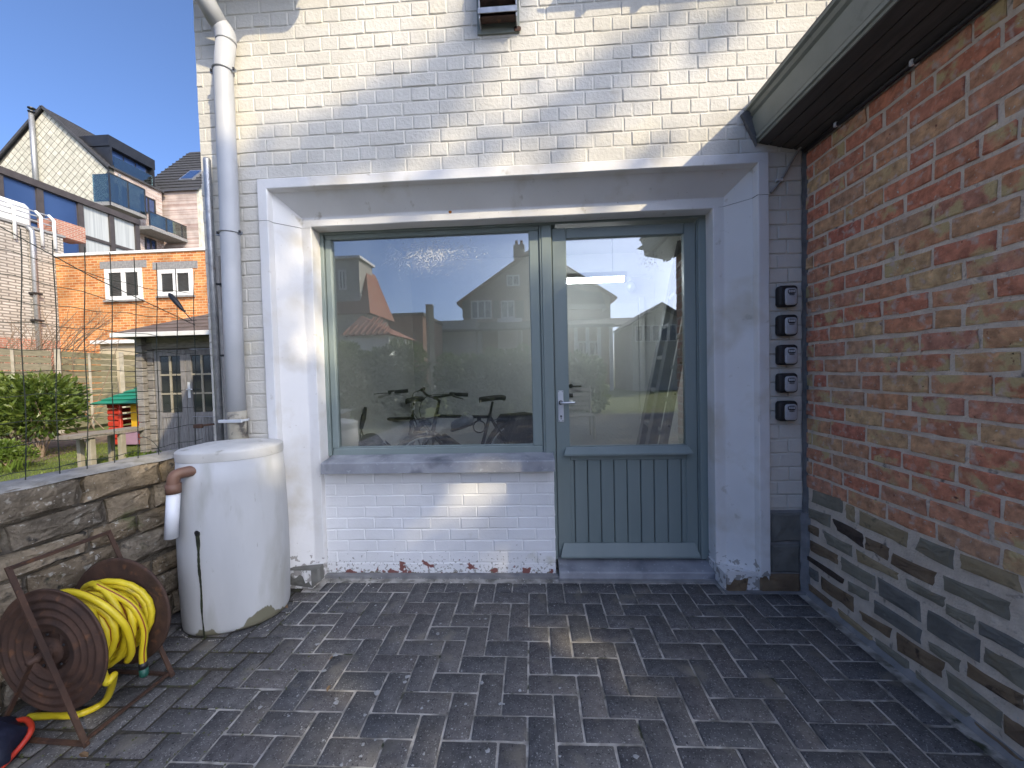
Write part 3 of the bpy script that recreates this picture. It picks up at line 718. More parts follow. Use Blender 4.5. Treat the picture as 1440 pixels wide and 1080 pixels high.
ord_ = ['first key safe from the gutter on the white strip, topmost of five', 'second key safe from the gutter in the column of five', 'middle key safe in the column of five on the white strip', 'fourth key safe from the gutter in the column of five', 'lowest of the five black and grey key safes, nearest the plinth']
for i, (yt, yb) in enumerate(((402, 431), (443, 472), (485, 513), (525, 552), (564, 592))):
    t_ = at(1093, yt, Y=-.03); b_ = at(1120, yb, Y=-.03)
    x0, x1, z1, z0 = t_.x+.004, b_.x+.002, t_.z, b_.z
    k = thing('key_safe', ord_[i], 'key safe', ((x0+x1)/2, -.005, z0), 'key safes in a column beside the door')
    mo('shell', rounded(rr(x0, x1, z0, z1, .017), [(.004, 0), (.001, -.006), (0, -.030), (.003, -.040), (.008, -.044)]), m_kblk, k, True)
    f0 = x0+.026; fz1 = z1-.016
    mo('front_cover', rounded(rr(f0, x1-.010, z0+.006, fz1, .016), [(0, -.043), (.001, -.050), (.005, -.053)]), m_kgrey, k, True)
    cx = (f0+x1-.010)/2
    mo('dial_window', rounded(rr(cx-.021, cx+.021, fz1-.034, fz1-.008, .011), [(0, -.052), (.001, -.0545), (.004, -.055)]), m_kblk, k, True)
    for d in range(4):
        xx = cx-.0135+d*.009; mo('digit_wheel', box(xx-.0036, xx+.0036, -.0575, -.052, fz1-.027, fz1-.013, .0015), m_kgrey, k)
    mo('thumb_grip', box(cx-.013, cx+.013, -.0570, -.052, fz1-.040, fz1-.0365, .001), m_kblk, k)

# ------------------------------------------------------------------ louvred vent
vent = thing('wall_vent', 'grey metal louvred flue vent on the white upper wall', 'vent', (-.13, -.03, 3.13))
vx0, vx1, vz0 = -.243, -.037, 3.178
bx('back_plate', vx0-.018, vx1+.012, -.010, .004, vz0-.02, 3.62, m_gutt, vent, .002)
for x in (vx0, vx1-.006): bx('side_plate', x, x+.006, -.082, -.0105, vz0, 3.6, m_steel, vent, .001)
for k in range(4):
    z = vz0+.012+k*.094
    mo('louvre', prism([(-.088, z+.012), (-.086, z+.042), (-.02, z+.072), (-.02, z+.066), (-.082, z+.038), (-.084, z+.012)], vx0-.004, vx1+.002, 'x'), m_steel, vent)
    for q in (.004, .026): bx('inner_rib', vx0+.008, vx1-.008, -.072, -.030, z+q, z+q+.004, m_rust, vent)
for k in range(5): bx('side_grille_bar', vx1-.006-.0, vx1-.0005, -.078+.016*k, -.072+.016*k, vz0-.001, vz0+.05, m_steel, vent)
mo('rust_stain', rounded(rr(vx1-.02, vx1+.02, vz0-.02, vz0+.01, .012), [(0, -.011), (.002, -.013)]), m_rust, vent)

# ------------------------------------------------------------------ downpipe
dp = thing('downpipe', 'light grey plastic downpipe running down the white corner to the rain barrel', 'downpipe', (-1.73, -.07, .9))
px0 = at(314, 100, Y=-.075); px1 = at(333, 585, Y=-.075)
top = at(318, 60, Y=-.075); b1 = at(308, 40, Y=-.085); b2 = at(290, 0, Y=-.12)
P = [(px1.x, -.075, px1.z), (px1.x+.004, -.075, 1.6), (px0.x-.002, -.075, 2.3), (px0.x, -.075, px0.z), (top.x, -.075, top.z)]
rp = .0475
mo('pipe', tube(P, rp, 20), m_pvc, dp, True)
mo('elbow', tube(spline([(top.x, -.075, top.z-.002), (top.x-.004, -.076, top.z+.05), (b1.x, -.085, b1.z+.02)], 5), rp+.003, 20), m_pvc, dp, True)
mo('offset_pipe', tube([(b1.x+.012, -.082, b1.z), (b2.x, -.17, b2.z+.02), (b2.x-.12, -.28, b2.z+.28)], rp, 20), m_pvc, dp, True)
mo('outlet', tube([(b2.x-.115, -.275, b2.z+.26), (b2.x-.13, -.37, 3.66)], rp-.004, 20), m_pvc, dp, True)
for py in (100, 328):
    q = at(314+(py-100)*.039, py, Y=-.075)
    ring = tube([(q.x+(rp+.003)*math.cos(a*math.pi/12), -.075+(rp+.003)*math.sin(a*math.pi/12), q.z) for a in range(24)], .0035, 6, True)
    mo('clamp', join(ring, box(q.x-rp-.028, q.x-rp+.002, -.079, -.071, q.z-.010, q.z+.006), box(q.x+rp-.002, q.x+rp+.028, -.079, -.071, q.z-.010, q.z+.006), box(q.x-.004, q.x+.004, -.035, .0, q.z-.004, q.z+.004)), m_steel, dp)
    for s in (-1, 1): mo('clamp_screw', lathe([(.006, 0), (.006, .012)], 8, Matrix.Translation((q.x+s*(rp+.018), -.082, q.z-.002))), m_dark, dp)
m_old = M('old_stained_pipe', [(.28, .25, .19), (.42, .39, .31)], .8, vs=18, bump=(.5, 60, .004), spots=[((.10, .09, .08), 16, .55, .66)])
q = at(334, 590, Y=-.075)
mo('stained_collar', tube([(q.x, -.075, .84), (q.x, -.075, q.z-.02), (q.x-.001, -.075, q.z+.05)], rp+.002, 18), m_old, dp, True)
mo('white_clamp', join(tube([(q.x+(rp+.005)*math.cos(a*math.pi/12), -.075+(rp+.005)*math.sin(a*math.pi/12), q.z-.004) for a in range(24)], .007, 6, True), box(q.x-rp-.022, q.x+rp+.022, -.135, -.122, q.z-.012, q.z+.006, .003)), m_plate, dp)
# thin grey pipe beside it
tp_ = thing('thin_pipe', 'thin grey pipe on the house corner between the fence post and the downpipe', 'pipe', (-1.80, -.03, .8))
a = at(306, 360, Y=-.03); b = at(322, 610, Y=-.03)
mo('tube', tube([(b.x, -.03, .3), (b.x, -.03, b.z), (a.x, -.03, a.z)], .014, 10), m_cable, tp_, True)
for py in (400, 500): 
    q = at(308+(py-360)*.06, py, Y=-.03); mo('clip', box(q.x-.018, q.x+.018, -.046, .0, q.z-.006, q.z+.006, .002), m_dark, tp_)

# ------------------------------------------------------------------ rain barrel
m_barrel = M('cream_plastic', [(.42, .425, .42), (.53, .535, .53)], .6, vs=4, vd=6, stretch=(1, 1, .28), bump=(.12, 30, .003), spots=[((.34, .335, .30), 7, .54, .74), ((.26, .25, .21), 34, .70, .80)], zspot=[((.16, .15, .10), 8, 0, .14, .46, .85)])
m_lid = M('cream_lid_plastic', [(.50, .49, .45), (.62, .61, .57)], .6, vs=8, vd=6, bump=(.2, 60, .003), spots=[((.30, .28, .22), 18, .60, .72)])
BC = Vector((-1.622, -.228)); BA, BB = .240, .195
def oval(a, b, z, n=48, e=2.3, cx=BC.x, cy=BC.y, th=rad(20)):
    out = []
    for k in range(n):
        t = 2*math.pi*k/n; c, s = math.cos(t), math.sin(t)
        x = a*math.copysign(abs(c)**(2/e), c); y = b*math.copysign(abs(s)**(2/e), s)
        out.append((cx+x*math.cos(th)-y*math.sin(th), cy+x*math.sin(th)+y*math.cos(th), z))
    return out
def loft(rings, capb=True, capt=True):
    n = len(rings[0]); V = [p for r_ in rings for p in r_]; F = []
    for i in range(len(rings)-1):
        for k in range(n): F.append((i*n+k, i*n+(k+1) % n, (i+1)*n+(k+1) % n, (i+1)*n+k))
    if capb: F.append(tuple(range(n-1, -1, -1)))
    if capt: F.append(tuple(range((len(rings)-1)*n, len(rings)*n)))
    return V, F
brl = thing('rain_barrel', 'cream plastic rain barrel with a lid and an overflow spout beside the doorway', 'barrel', (BC.x, BC.y, 0))
def bs(z): return 1.0+.045*math.sin(math.pi*z/.95)-.04*(z/.95)
mo('body', loft([oval(BA*s, BB*s, z) for z, s in ((.004, .95), (.012, .985), (.03, 1.0))]+[oval(BA*bs(z), BB*bs(z), z) for z in (.15, .3, .45, .6, .75, .868)]), m_barrel, brl, True)
s = bs(.87)+.008
mo('lid', loft([oval(BA*k, BB*k, z) for z, k in ((.864, s-.02), (.865, s), (.866, s+.001), (.905, s+.003), (.909, s-.001), (.912, s-.018), (.915, s-.03), (.930, s-.35), (.936, s-.7))]), m_lid, brl, True)
def onbody(px_, py_, out=.002):                      # where a pixel's ray meets the barrel
    d = ray(px_, py_).normalized(); th = rad(20)
    def inside(t):
        p = CAMP+d*t; dx, dy = p.x-BC.x, p.y-BC.y
        u = dx*math.cos(th)+dy*math.sin(th); v = -dx*math.sin(th)+dy*math.cos(th); k = bs(max(0, p.z))
        return (abs(u)/(BA*k))**2.3+(abs(v)/(BB*k))**2.3 < 1
    t = 1.2
    while t < 3.5 and not inside(t): t += .01
    if t >= 3.5: return None
    a, b = t-.01, t
    for q in range(12):
        m = (a+b)/2
        if inside(m): b = m
        else: a = m
    return CAMP+d*(a-out)
e0 = onbody(266, 663); nd = Vector((-.55, -.83, 0)); e1 = e0+nd*.052; e2 = e1+nd*.010
E_ = [e0-nd*.03, e0+nd*.015, e1+Vector((0, 0, -.008)), e2+Vector((0, 0, -.045)), e2+Vector((0, 0, -.08))]
m_brown = M('brown_plastic', [(.13, .068, .045), (.17, .092, .062)], .55, vs=10, spots=[((.25, .2, .16), 20, .64, .75)])
mo('overflow_elbow', tube(spline(E_, 5), .0265, 14), m_brown, brl, True)
mo('elbow_socket', tube([E_[3], e2+Vector((0, 0, -.09))], .031, 14), m_brown, brl, True)
m_wpipe = M('white_plastic', [(.66, .68, .71), (.73, .75, .78)], .4, vs=6)
mo('overflow_pipe', tube([e2+Vector((0, 0, -.085)), e2+Vector((-.012, -.012, -.30))], .0265, 16), m_wpipe, brl, True)
# spill stain under the small hole, following the body
m_moss = M('black_algae', [(.012, .014, .008), (.035, .042, .018)], .95, vs=40, bump=(.8, 80, .004))
pt = []
for i in range(48):
    y = 748+i*3.2; xx = 277+i*.21+.5*math.sin(i*.31); wd = (4.0 if i < 2 else 2.3+.5*math.sin(i*.45)+R.uniform(-.45, .45))*(1-.012*i)
    a, b = onbody(xx-wd, y, .005), onbody(xx+wd, y, .005)
    if a and b: pt.append((a, b))
V = [p for ab_ in pt for p in ab_]
if pt: mo('algae_streak', (V, [(2*i, 2*i+1, 2*i+3, 2*i+2) for i in range(len(pt)-1)]), m_moss, brl)
a = onbody(276, 750, .007)
if a: mo('tap_hole', lathe([(.012, 0), (.012, .004)], 14, Matrix.Translation(a) @ (Vector((.1, 1, 0))).to_track_quat('Z', 'Y').to_matrix().to_4x4()), m_dark, brl)

# ------------------------------------------------------------------ garden wall of flat stones
GA = Vector((-1.905, .02)); GD = Vector((-.172, -1)).normalized(); GN = Vector((1, -.172)).normalized()   # along the face, towards the yard
gw = thing('garden_wall', 'low lichen covered stone garden wall carrying the wire fence', 'wall', (GA.x-.1, -1, 0))
WH = .855
def gmap(u, v, o):
    p = GA+GD*u+GN*o; return (p.x, p.y, v)
def gbox(u0, u1, o0, o1, z0, z1):
    V = [gmap(u, z, o) for u in (u0, u1) for o in (o0, o1) for z in (z0, z1)]
    return V, [(0, 1, 3, 2), (4, 6, 7, 5), (0, 4, 5, 1), (2, 3, 7, 6), (0, 2, 6, 4), (1, 5, 7, 3)]
mo('core', gbox(-.0, 2.0, -.24, -.030, -.02, WH-.012), m_gmort, gw)
z = .0; hs = [.115, .10, .095, .125, .09, .105, .11]; ft = WH/sum(hs); nst = 0
for r_, h in enumerate(hs):
    h *= ft; u = -.02-R.uniform(0, .1)
    while u < 1.75:
        L = R.uniform(.17, .36) if r_ < 6 else R.uniform(.22, .4); a, b = max(u, 0), u+L
        sl = lambda: R.uniform(-.010, .010)
        pp = [(a+.009, z+.006+sl()*.6), (b-.009, z+.006+sl()*.6), (b-.009+sl(), z+h-.007+sl()*.6), (a+.009+sl(), z+h-.007+sl()*.6)]
        if r_ == 6: pp[2] = (pp[2][0], WH-.004); pp[3] = (pp[3][0], WH-.004)
        o = R.uniform(-.008, .012); f = lambda uu, vv, oo, o=o: gmap(uu, vv, oo+o)
        # mapping mirrors the outline, so the order is reversed to face the yard
        mo('stone', pblock(pp[::-1], f, .06, .013, .007, 3), m_gwall, gw); nst += 1
        u += L
    z += h
print('wall stones', nst)
m_cop = M('pale_cement_coping', [(.20, .19, .165), (.34, .33, .30)], .95, vs=14, vd=6, bump=(.9, 50, .01), spots=[((.14, .13, .09), 10, .56, .68)])
n = 30; V = []
for i in range(n+1):
    u = 2.0*i/n
    for o, dz in ((.004, -.004), (-.03, .010), (-.12, .016), (-.2, .010), (-.245, -.02)): V.append(gmap(u, WH+dz+R.uniform(-.004, .004), o+R.uniform(-.005, .005)))
mo('coping', (V, [(5*i+k, 5*i+k+1, 5*i+k+6, 5*i+k+5) for i in range(n) for k in range(4)]), m_cop, gw, True)

# ------------------------------------------------------------------ wire fence
m_wire = M('dark_green_wire', [(.018, .024, .020), (.03, .036, .032)], .5, .3, vs=30)
fen = thing('wire_fence', 'welded mesh wire fence with a galvanised post on the garden wall', 'fence', (GA.x-.08, -1, WH))
p0 = at(309, 600, Y=-.045); p1 = at(291, 222, Y=-.045)
px_ = (p0.x+p1.x)/2
mo('post', tube([(px_, -.045, .55), (px_, -.045, p1.z-.012), (px_, -.045, p1.z-.003), (px_, -.045, p1.z)], [.0185, .0185, .016, .006], 16), m_steel, fen, True)
def fmap(u, z):
    b = .02*math.sin(u*2.1)*(z-WH)*.8
    p = GA+GD*u-GN*(.10+b); return Vector((p.x, p.y, z))
FT = 1.93
for i in range(19):
    u = .06+i*.1; ph = R.uniform(0, 6); lean = .04*math.sin(u*1.5+1)
    P = [fmap(u-lean*(z-WH)+.004*math.sin(z*9+ph), z) for z in [WH-.01+(FT+R.uniform(-.01, .02)-WH)*k/9 for k in range(10)]]
    mo('wire', tube(P, .0019, 4), m_wire, fen)
z = WH+.055; k = 0
while z < FT:
    ph = R.uniform(0, 6); P = []
    for q in range(45):
        u = .02+1.9*q/44; P.append(fmap(u, z+.005*math.sin(u*31+ph)+.008*math.sin(u*3.3+ph)-.05*(k > 7)*math.exp(-(u-.25)**2*9)))
    mo('wire', tube(P, .0019, 4), m_wire, fen); z += .102; k += 1
mo('top_cable', tube([fmap(.03, 1.60), fmap(.5, 1.78), fmap(1.0, 2.02), fmap(1.5, 2.2)], .0022, 5), m_wire, fen)
for zz in (1.05, 1.45): mo('wire_tie', tube([fmap(.02, zz), fmap(.07, zz+.004), Vector((px_+.02, -.05, zz)), Vector((px_-.02, -.03, zz))], .0016, 4), m_steel, fen)
# black tensioner hanging in the mesh
a, b, c_ = at(238, 413, Y=-.30), at(258, 437, Y=-.30), at(270, 451, Y=-.30)
ten = tag(mo('wire_tensioner', join(tube([a, a.lerp(b, .12), a.lerp(b, .5), a.lerp(b, .85), b], [.006, .012, .013, .009, .004], 12), tube([b, c_], .0022, 6), tube([b+Vector((-.008, 0, .006)), b+Vector((.008, 0, -.004))], .0055, 6)), m_dark, None, True), 'black tapered plastic tensioner hanging in the wire mesh', 'tensioner')
# loose wire drooping over the wall
P = [at(200, 613, Y=-.2), at(216, 622, Y=-.18), at(228, 640, Y=-.17), at(238, 668, Y=-.17), at(243, 690, Y=-.17)]
lw = tag(mo('loose_wire', tube(spline(P, 6), .0016, 5), m_wire), 'loose dark wire drooping over the garden wall beside the barrel', 'wire')
# rusty bracket at the post
q = at(296, 598, Y=-.05); tag(mo('rusty_bracket', join(bar(q+Vector((-.09, 0, -.004)), q+Vector((.02, 0, .006)), .012, .012), box(q.x-.10, q.x-.05, q.y-.012, q.y+.012, q.z-.016, q.z+.008, .004)), m_rust), 'small rusty iron bracket at the foot of the galvanised fence post', 'bracket')

# ------------------------------------------------------------------ hose reel
RC = Vector((-1.70, -.98)); 
fc = at(72, 915, Y=-.93); bc = at(170, 853, Y=-.70)
RRD = .196
ax = (bc-fc); ax.z = 0; axl = ax.length; ax.normalize()
zc = .302
fcp = Vector((fc.x, fc.y, zc)); bcp = Vector((bc.x, bc.y, zc))
reel = thing('hose_reel', 'rusty iron hose reel with two ribbed discs on an angled bar frame', 'hose reel', (fc.x, fc.y, 0))
Mx = lambda p, d: Matrix.Translation(p) @ d.to_track_quat('Z', 'Y').to_matrix().to_4x4()
def discprof():
    P = [(.0, .010), (.022, .010), (.024, .002), (.05, 0)]
    for r_ in (.105, .135, .165, .195): P += [(r_-.011, 0), (r_-.005, .008), (r_+.003, .0085), (r_+.010, 0)]
    P += [(.217, 0), (.224, .004), (.228, .003), (.228, -.003), (.216, -.004), (.0, -.004)]
    return P
mo('disc', lathe(discprof(), 56, Mx(fcp, -ax)), m_rust, reel, True)
mo('disc', lathe(discprof(), 56, Mx(bcp, ax)), m_rust, reel, True)
for r_ in range(5):
    t = rad(72*r_+20); s1 = ax.orthogonal().normalized(); s2 = ax.cross(s1)
    mo('bolt', lathe([(.005, 0), (.004, .004)], 8, Mx(fcp-ax*.002+(s1*math.cos(t)+s2*math.sin(t))*.062, -ax)), m_dark, reel)
mo('drum', tube([fcp, bcp], .075, 24), m_rust, reel, True)
mo('axle', tube([fcp-ax*.065, bcp+ax*.05], .010, 10), m_rust, reel, True)
mo('hub_nut', lathe([(.026, 0), (.026, .006), (.016, .010), (.014, .03), (.010, .032)], 12, Mx(fcp-ax*.012, -ax)), m_rust, reel)
side_ = Vector((-ax.y, ax.x, 0))*-1                   # pointing towards the yard (+x)
if side_.x < 0: side_ = -side_
for cen, sg, nm in ((fcp-ax*.045, -1, 'f'), (bcp+ax*.035, 1, 'b')):
    foot = Vector((cen.x, cen.y, 0))
    up_ = cen+side_*-.085+Vector((0, 0, .33)); lo_ = foot+side_*.185
    mo('leg', bar(up_, lo_+Vector((0, 0, .002)), .016, .006), m_rust, reel)
    mo('leg', bar(cen+ax*sg*.008, foot+ax*sg*.008+side_*-.17+Vector((0, 0, .002)), .016, .006), m_rust, reel)
    mo('foot_bar', bar(foot+side_*.19+Vector((0, 0, .010)), foot+side_*-.18+Vector((0, 0, .010)), .012, .010), m_rust, reel)
f0 = Vector((fcp.x, fcp.y, .016))-ax*.045; b0 = Vector((bcp.x, bcp.y, .016))+ax*.035
for s in (.17, -.16): mo('base_rod', bar(f0+side_*s, b0+side_*s, .010, .010), m_rust, reel)
mo('handle_bar', bar(fcp-ax*.045+side_*-.083+Vector((0, 0, .322)), bcp+ax*.035+side_*-.083+Vector((0, 0, .322)), .012, .012), m_rust, reel)
# yellow hose wound on it
m_yel = M('yellow_hose', [(.60, .46, .012), (.70, .56, .03)], .45, vs=12, bump=(.1, 120, .001), spots=[((.36, .28, .05), 14, .62, .75)])
m_red = M('red_stripe', [(.22, .035, .012), (.28, .05, .02)], .5)
hose = thing('yellow_hose', 'yellow garden hose with a red stripe wound on the rusty reel', 'hose', (fc.x, fc.y, .05))
s1 = side_; s2 = Vector((0, 0, 1)); HR = .0122
def ring3(t, a, r_): return fcp+ax*t+(s1*math.cos(a)+s2*math.sin(a))*r_
def coil(nturn, r0, t0, t1, ph, wob):
    P = []; m = int(nturn*22)
    for k in range(m+1):
        f = k/m; a = ph+f*nturn*2*math.pi
        tri = t0+(t1-t0)*(.5-.5*math.cos(f*math.pi*nturn*.42+ph))
        P.append(ring3(tri+wob*math.sin(a*1.7+ph*3), a, r0+.006*math.sin(a*2.3+ph)+.010*f))
    return P
def stripe(P, off):                                  # thin raised line along the hose
    V, F = [], []
    for i, p in enumerate(P):
        p = Vector(p); t = (Vector(P[min(i+1, len(P)-1)])-Vector(P[max(i-1, 0)])).normalized()
        rd = p-fcp; rd = rd-ax*rd.dot(ax); rd = rd.normalized() if rd.length > .01 else Vector((0, 0, 1))
        q = t.cross(rd).normalized(); rd = q.cross(t)
        for d in (-.16, .16):
            a = off+d; V.append(p+(rd*math.cos(a)+q*math.sin(a))*(HR+.0006))
    F = [(2*i, 2*i+1, 2*i+3, 2*i+2) for i in range(len(P)-1)]
    return V, F
sp = []
for nn, (nt_, r0_, ph, wob) in enumerate(((6, .095, .3, .006), (6, .115, 1.9, .010), (5.4, .135, 3.6, .014), (4.3, .152, 5.1, .020))):
    P = coil(nt_, r0_, .035, axl-.035, ph, wob); mo('coil', tube(P, HR, 8), m_yel, hose, True); sp.append(stripe(P, [.4, -.7, .1, .9][nn]))
lp = [ring3(axl*.30, rad(150), .165), ring3(axl*.22, rad(95), .185), ring3(axl*.26, rad(55), .190), ring3(axl*.40, rad(15), .188), ring3(axl*.55, rad(-25), .185), ring3(axl*.62, rad(-48), .19)]
lp = spline(lp, 7); mo('loose_loop', tube(lp, HR, 8), m_yel, hose, True); sp.append(stripe(lp, -.5))
lp2 = spline([ring3(axl*.55, rad(80), .172), ring3(axl*.62, rad(30), .178), ring3(axl*.70, rad(-5), .185), ring3(axl*.72, rad(-35), .205), ring3(axl*.72, rad(-45), .235)], 7); mo('loose_loop', tube(lp2, HR, 8), m_yel, hose, True); sp.append(stripe(lp2, .4))
end = lp2[-1]
m_teal = M('green_plastic', [(.012, .075, .055), (.018, .10, .07)], .45)
dn = Vector((.05, 0, -1)).normalized()
mo('connector_grip', tube([end-dn*.004, end+dn*.020], .0150, 14), m_dark, hose, True)
mo('connector', tube([end+dn*.020, end+dn*.048, end+dn*.055], [.0150, .0150, .010], 14), m_teal, hose, True)
tl = spline([ring3(axl*.12, rad(-20), .170), ring3(axl*.12, rad(-38), .215)+Vector((.01, 0, 0)), at(160, 950, Y=-.88), at(148, 985, Z=.022), at(112, 1004, Z=.012), at(78, 1006, Z=.012), at(40, 1008, Z=.012)], 8)
mo('tail', tube(tl, HR, 8), m_yel, hose, True)
mo('stripe', join(*sp), m_red, hose)
# red hose loop and dark blue sack in the corner
P = [at(-60, 1062, Z=.05), at(-8, 1030, Z=.06), at(22, 1014, Z=.07), at(38, 1013, Z=.07), at(44, 1024, Z=.065), at(38, 1038, Z=.05), at(18, 1062, Z=.03), at(-12, 1092, Z=.02), at(-60, 1120, Z=.012)]
m_rhose = M('orange_red_hose', [(.40, .030, .014), (.50, .05, .02)], .4, vs=10)
rh = thing('red_hose', 'loop of orange-red hose lying in front of the hose reel', 'hose', at(20, 1050, Z=0))
P = spline(P, 7); mo('loop', tube(P, .0085, 10), m_rhose, rh, True)
mo('tie', tube(spline([at(-2, 1018, Z=.085), at(6, 1030, Z=.06), at(14, 1050, Z=.02)], 5), .0012, 5), m_cable, rh)
m_sack = M('dark_blue_sack', [(.006, .008, .020), (.012, .015, .034)], .6, vs=12, bump=(.6, 25, .01))
c0 = at(-18, 1068, Z=0); V = []; n = 18; rings = []
for i, (z, s_) in enumerate(((0, .10), (.03, .115), (.07, .105), (.10, .08), (.125, .05), (.14, .02))):
    rings.append([(c0.x+s_*math.cos(6.283*k/n)*(1+.16*math.sin(3*k+i)), c0.y-.03+s_*math.sin(6.283*k/n)*(1+.14*math.cos(2*k+i*1.3)), z) for k in range(n)])
tag(mo('sack', loft(rings), m_sack, None, True), 'dark blue crumpled sack inside the red hose loop', 'sack')
# fallen leaves
m_dleaf = M('dry_leaf', [(.14, .085, .04), (.22, .14, .07)], .8)
for i, (x, y, s, lb) in enumerate(((118, 1062, .022, 'curled brown dead leaf on the pavers beside the reel foot'), (462, 968, .016, 'small tan dead leaf lying on the worn pavers left of the door'), (466, 925, .011, 'tiny orange leaf on the pavers between the barrel and the door'), (400, 853, .03, 'brown leaf scrap tucked against the barrel foot'))):
    p = at(x, y, Z=.004); t = R.uniform(0, 3)
    V = [Vector((math.cos(t)*a*s-math.sin(t)*b*s+p.x, math.sin(t)*a*s+math.cos(t)*b*s+p.y, .003+c_*s)) for a, b, c_ in ((-1, 0, 0), (-.3, .45, .25), (.5, .35, .3), (1, 0, .1), (.5, -.3, .3), (-.3, -.4, .2), (.1, 0, .02))]
    tag(mo('dead_leaf', (V, [(0, 6, 1), (1, 6, 2), (2, 6, 3), (3, 6, 4), (4, 6, 5), (5, 6, 0)]), m_dleaf, None), lb, 'leaf')

# ------------------------------------------------------------------ garden plants
def leafmat(name, c1, c2, rough=.5, tr=.25):
    m = M(name, [c1, c2], rough, vs=2.5, vd=3); t = m.node_tree; b = t.nodes['Principled BSDF']
    out = t.nodes['Material Output']; tl = t.nodes.new('ShaderNodeBsdfTranslucent'); tl.inputs[0].default_value = (min(1, c2[0]*1.5), min(1, c2[1]*1.6), c2[2], 1)
    mx = t.nodes.new('ShaderNodeMixShader'); mx.inputs[0].default_value = tr; t.links.new(b.outputs[0], mx.inputs[1]); t.links.new(tl.outputs[0], mx.inputs[2]); t.links.new(mx.outputs[0], out.inputs[0])
    return m
m_rhod = leafmat('glossy_evergreen_leaf', (.030, .060, .012), (.115, .155, .028), .35)
m_rhol = leafmat('bright_evergreen_leaf', (.09, .13, .02), (.15, .19, .04), .4)
m_low = leafmat('light_green_leaf', (.07, .12, .015), (.15, .20, .03), .5, .3)
m_ever = leafmat('dark_conifer_leaf', (.015, .030, .010), (.035, .055, .018), .6, .1)
m_bark = M('grey_brown_bark', [(.075, .058, .042), (.14, .11, .082)], .95, vs=14, bump=(1, 30, .02))
m_twig = M('pale_twig', [(.17, .125, .085), (.26, .19, .13)], .9, vs=14)
def leaf(V, F, p, d, up, L, wd):
    d = d.normalized(); s = d.cross(up)
    s = s.normalized() if s.length > 1e-3 else d.orthogonal().normalized()
    nrm = s.cross(d); n = len(V); q = d*L
    V += [p, p+q*.45+s*wd+nrm*wd*.35, p+q, p+q*.45-s*wd+nrm*wd*.35]
    F += [(n, n+1, n+2), (n, n+2, n+3)]
def rv(rn=R):
    while True:
        v = Vector((rn.uniform(-1, 1), rn.uniform(-1, 1), rn.uniform(-1, 1)))
        if .05 < v.length < 1: return v
def crown(blobs, n, L, wd, shell=.55, upb=.3):       # blobs: (centre, rx, ry, rz)
    V, F = [], []; tot = sum(b[1]*b[2]*b[3] for b in blobs)
    for c, rx, ry, rz in blobs:
        for k in range(int(n*rx*ry*rz/tot)):
            v = rv(); v = v.normalized()*(v.length**shell)
            p = Vector(c)+Vector((v.x*rx, v.y*ry, v.z*rz)); s = R.uniform(.7, 1.25)
            leaf(V, F, p, v.normalized()+rv()*.9+Vector((0, 0, upb)), rv(), L*s, wd*s)
    return V, F
def branches(base, tips, r, n=5):
    out = []
    for t in tips:
        b, t = Vector(base), Vector(t); m = b.lerp(t, .5)+rv()*(t-b).length*.12
        out.append(tube(spline([b, m, t], 4), [r*(1-.8*k/8) for k in range(9)], n))
    return out
def bush(name, label, x0, x1, yt, yb, Y, mat, n, L, wd, mat2=None, cat='shrub'):
    a = at(x0, yb, Y=Y); b = at(x1, yb, Y=Y); t = at((x0+x1)/2, yt, Y=Y)
    cx, hw, hz = (a.x+b.x)/2, (b.x-a.x)/2, t.z
    root = thing(name, label, cat, (cx, Y, 0)); blobs = []
    for k in range(13):
        ang = R.uniform(0, 6.28); rr_ = R.uniform(.2, .72)
        blobs.append((Vector((cx+math.cos(ang)*hw*rr_, Y+math.sin(ang)*hw*.6*rr_, hz*R.uniform(.38, .78))), hw*R.uniform(.28, .45), hw*R.uniform(.25, .4), hz*R.uniform(.16, .27)))
    mo('stems', join(*branches((cx, Y, 0), [bb[0] for bb in blobs], .022)+branches((cx+hw*.5, Y-.1, 0), [bb[0] for bb in blobs[:6]], .018)), m_twig, root)
    mo('foliage', crown(blobs, n, L, wd), mat, root)
    if mat2: mo('young_leaves', crown([(bb[0]+Vector((0, -.1, .08)), bb[1], bb[2], bb[3]) for bb in blobs], n//4, L, wd), mat2, root)
    return root
bush('evergreen_shrub', 'large glossy evergreen shrub with bare lower stems in front of the slat fence', -70, 118, 517, 640, 4.1, m_rhod, 4300, .11, .028, m_rhol)
bush('low_shrub', 'low light green shrub at the foot of the large evergreen shrub', -30, 52, 618, 655, 3.1, m_low, 2600, .05, .014)
# leafy clump of bulbs
cl = thing('bulb_clump', 'clump of pale green strap leaves at the lawn edge below the evergreen shrub', 'plant', at(8, 664, Z=0)); V, F = [], []
c0 = at(8, 664, Z=0)
for k in range(40):
    a = R.uniform(0, 6.28); d = Vector((math.cos(a)*.35, math.sin(a)*.35, 1)); leaf(V, F, c0+Vector((R.gauss(0, .1), R.gauss(0, .08), 0)), d, Vector((math.sin(a), -math.cos(a), 0)), R.uniform(.16, .3), .014)
mo('leaves', (V, F), m_low, cl)
cl = thing('ground_cover', 'small tuft of yellow-green garden plants at the corner of the shed', 'plant', at(215, 640, Z=0)); c0 = at(205, 647, Z=0); V, F = [], []
for k in range(260):
    leaf(V, F, c0+Vector((R.gauss(0, .22), R.gauss(0, .12), R.uniform(0, .10))), rv()+Vector((0, 0, .8)), rv(), .06, .016)
mo('leaves', (V, F), m_low, cl)
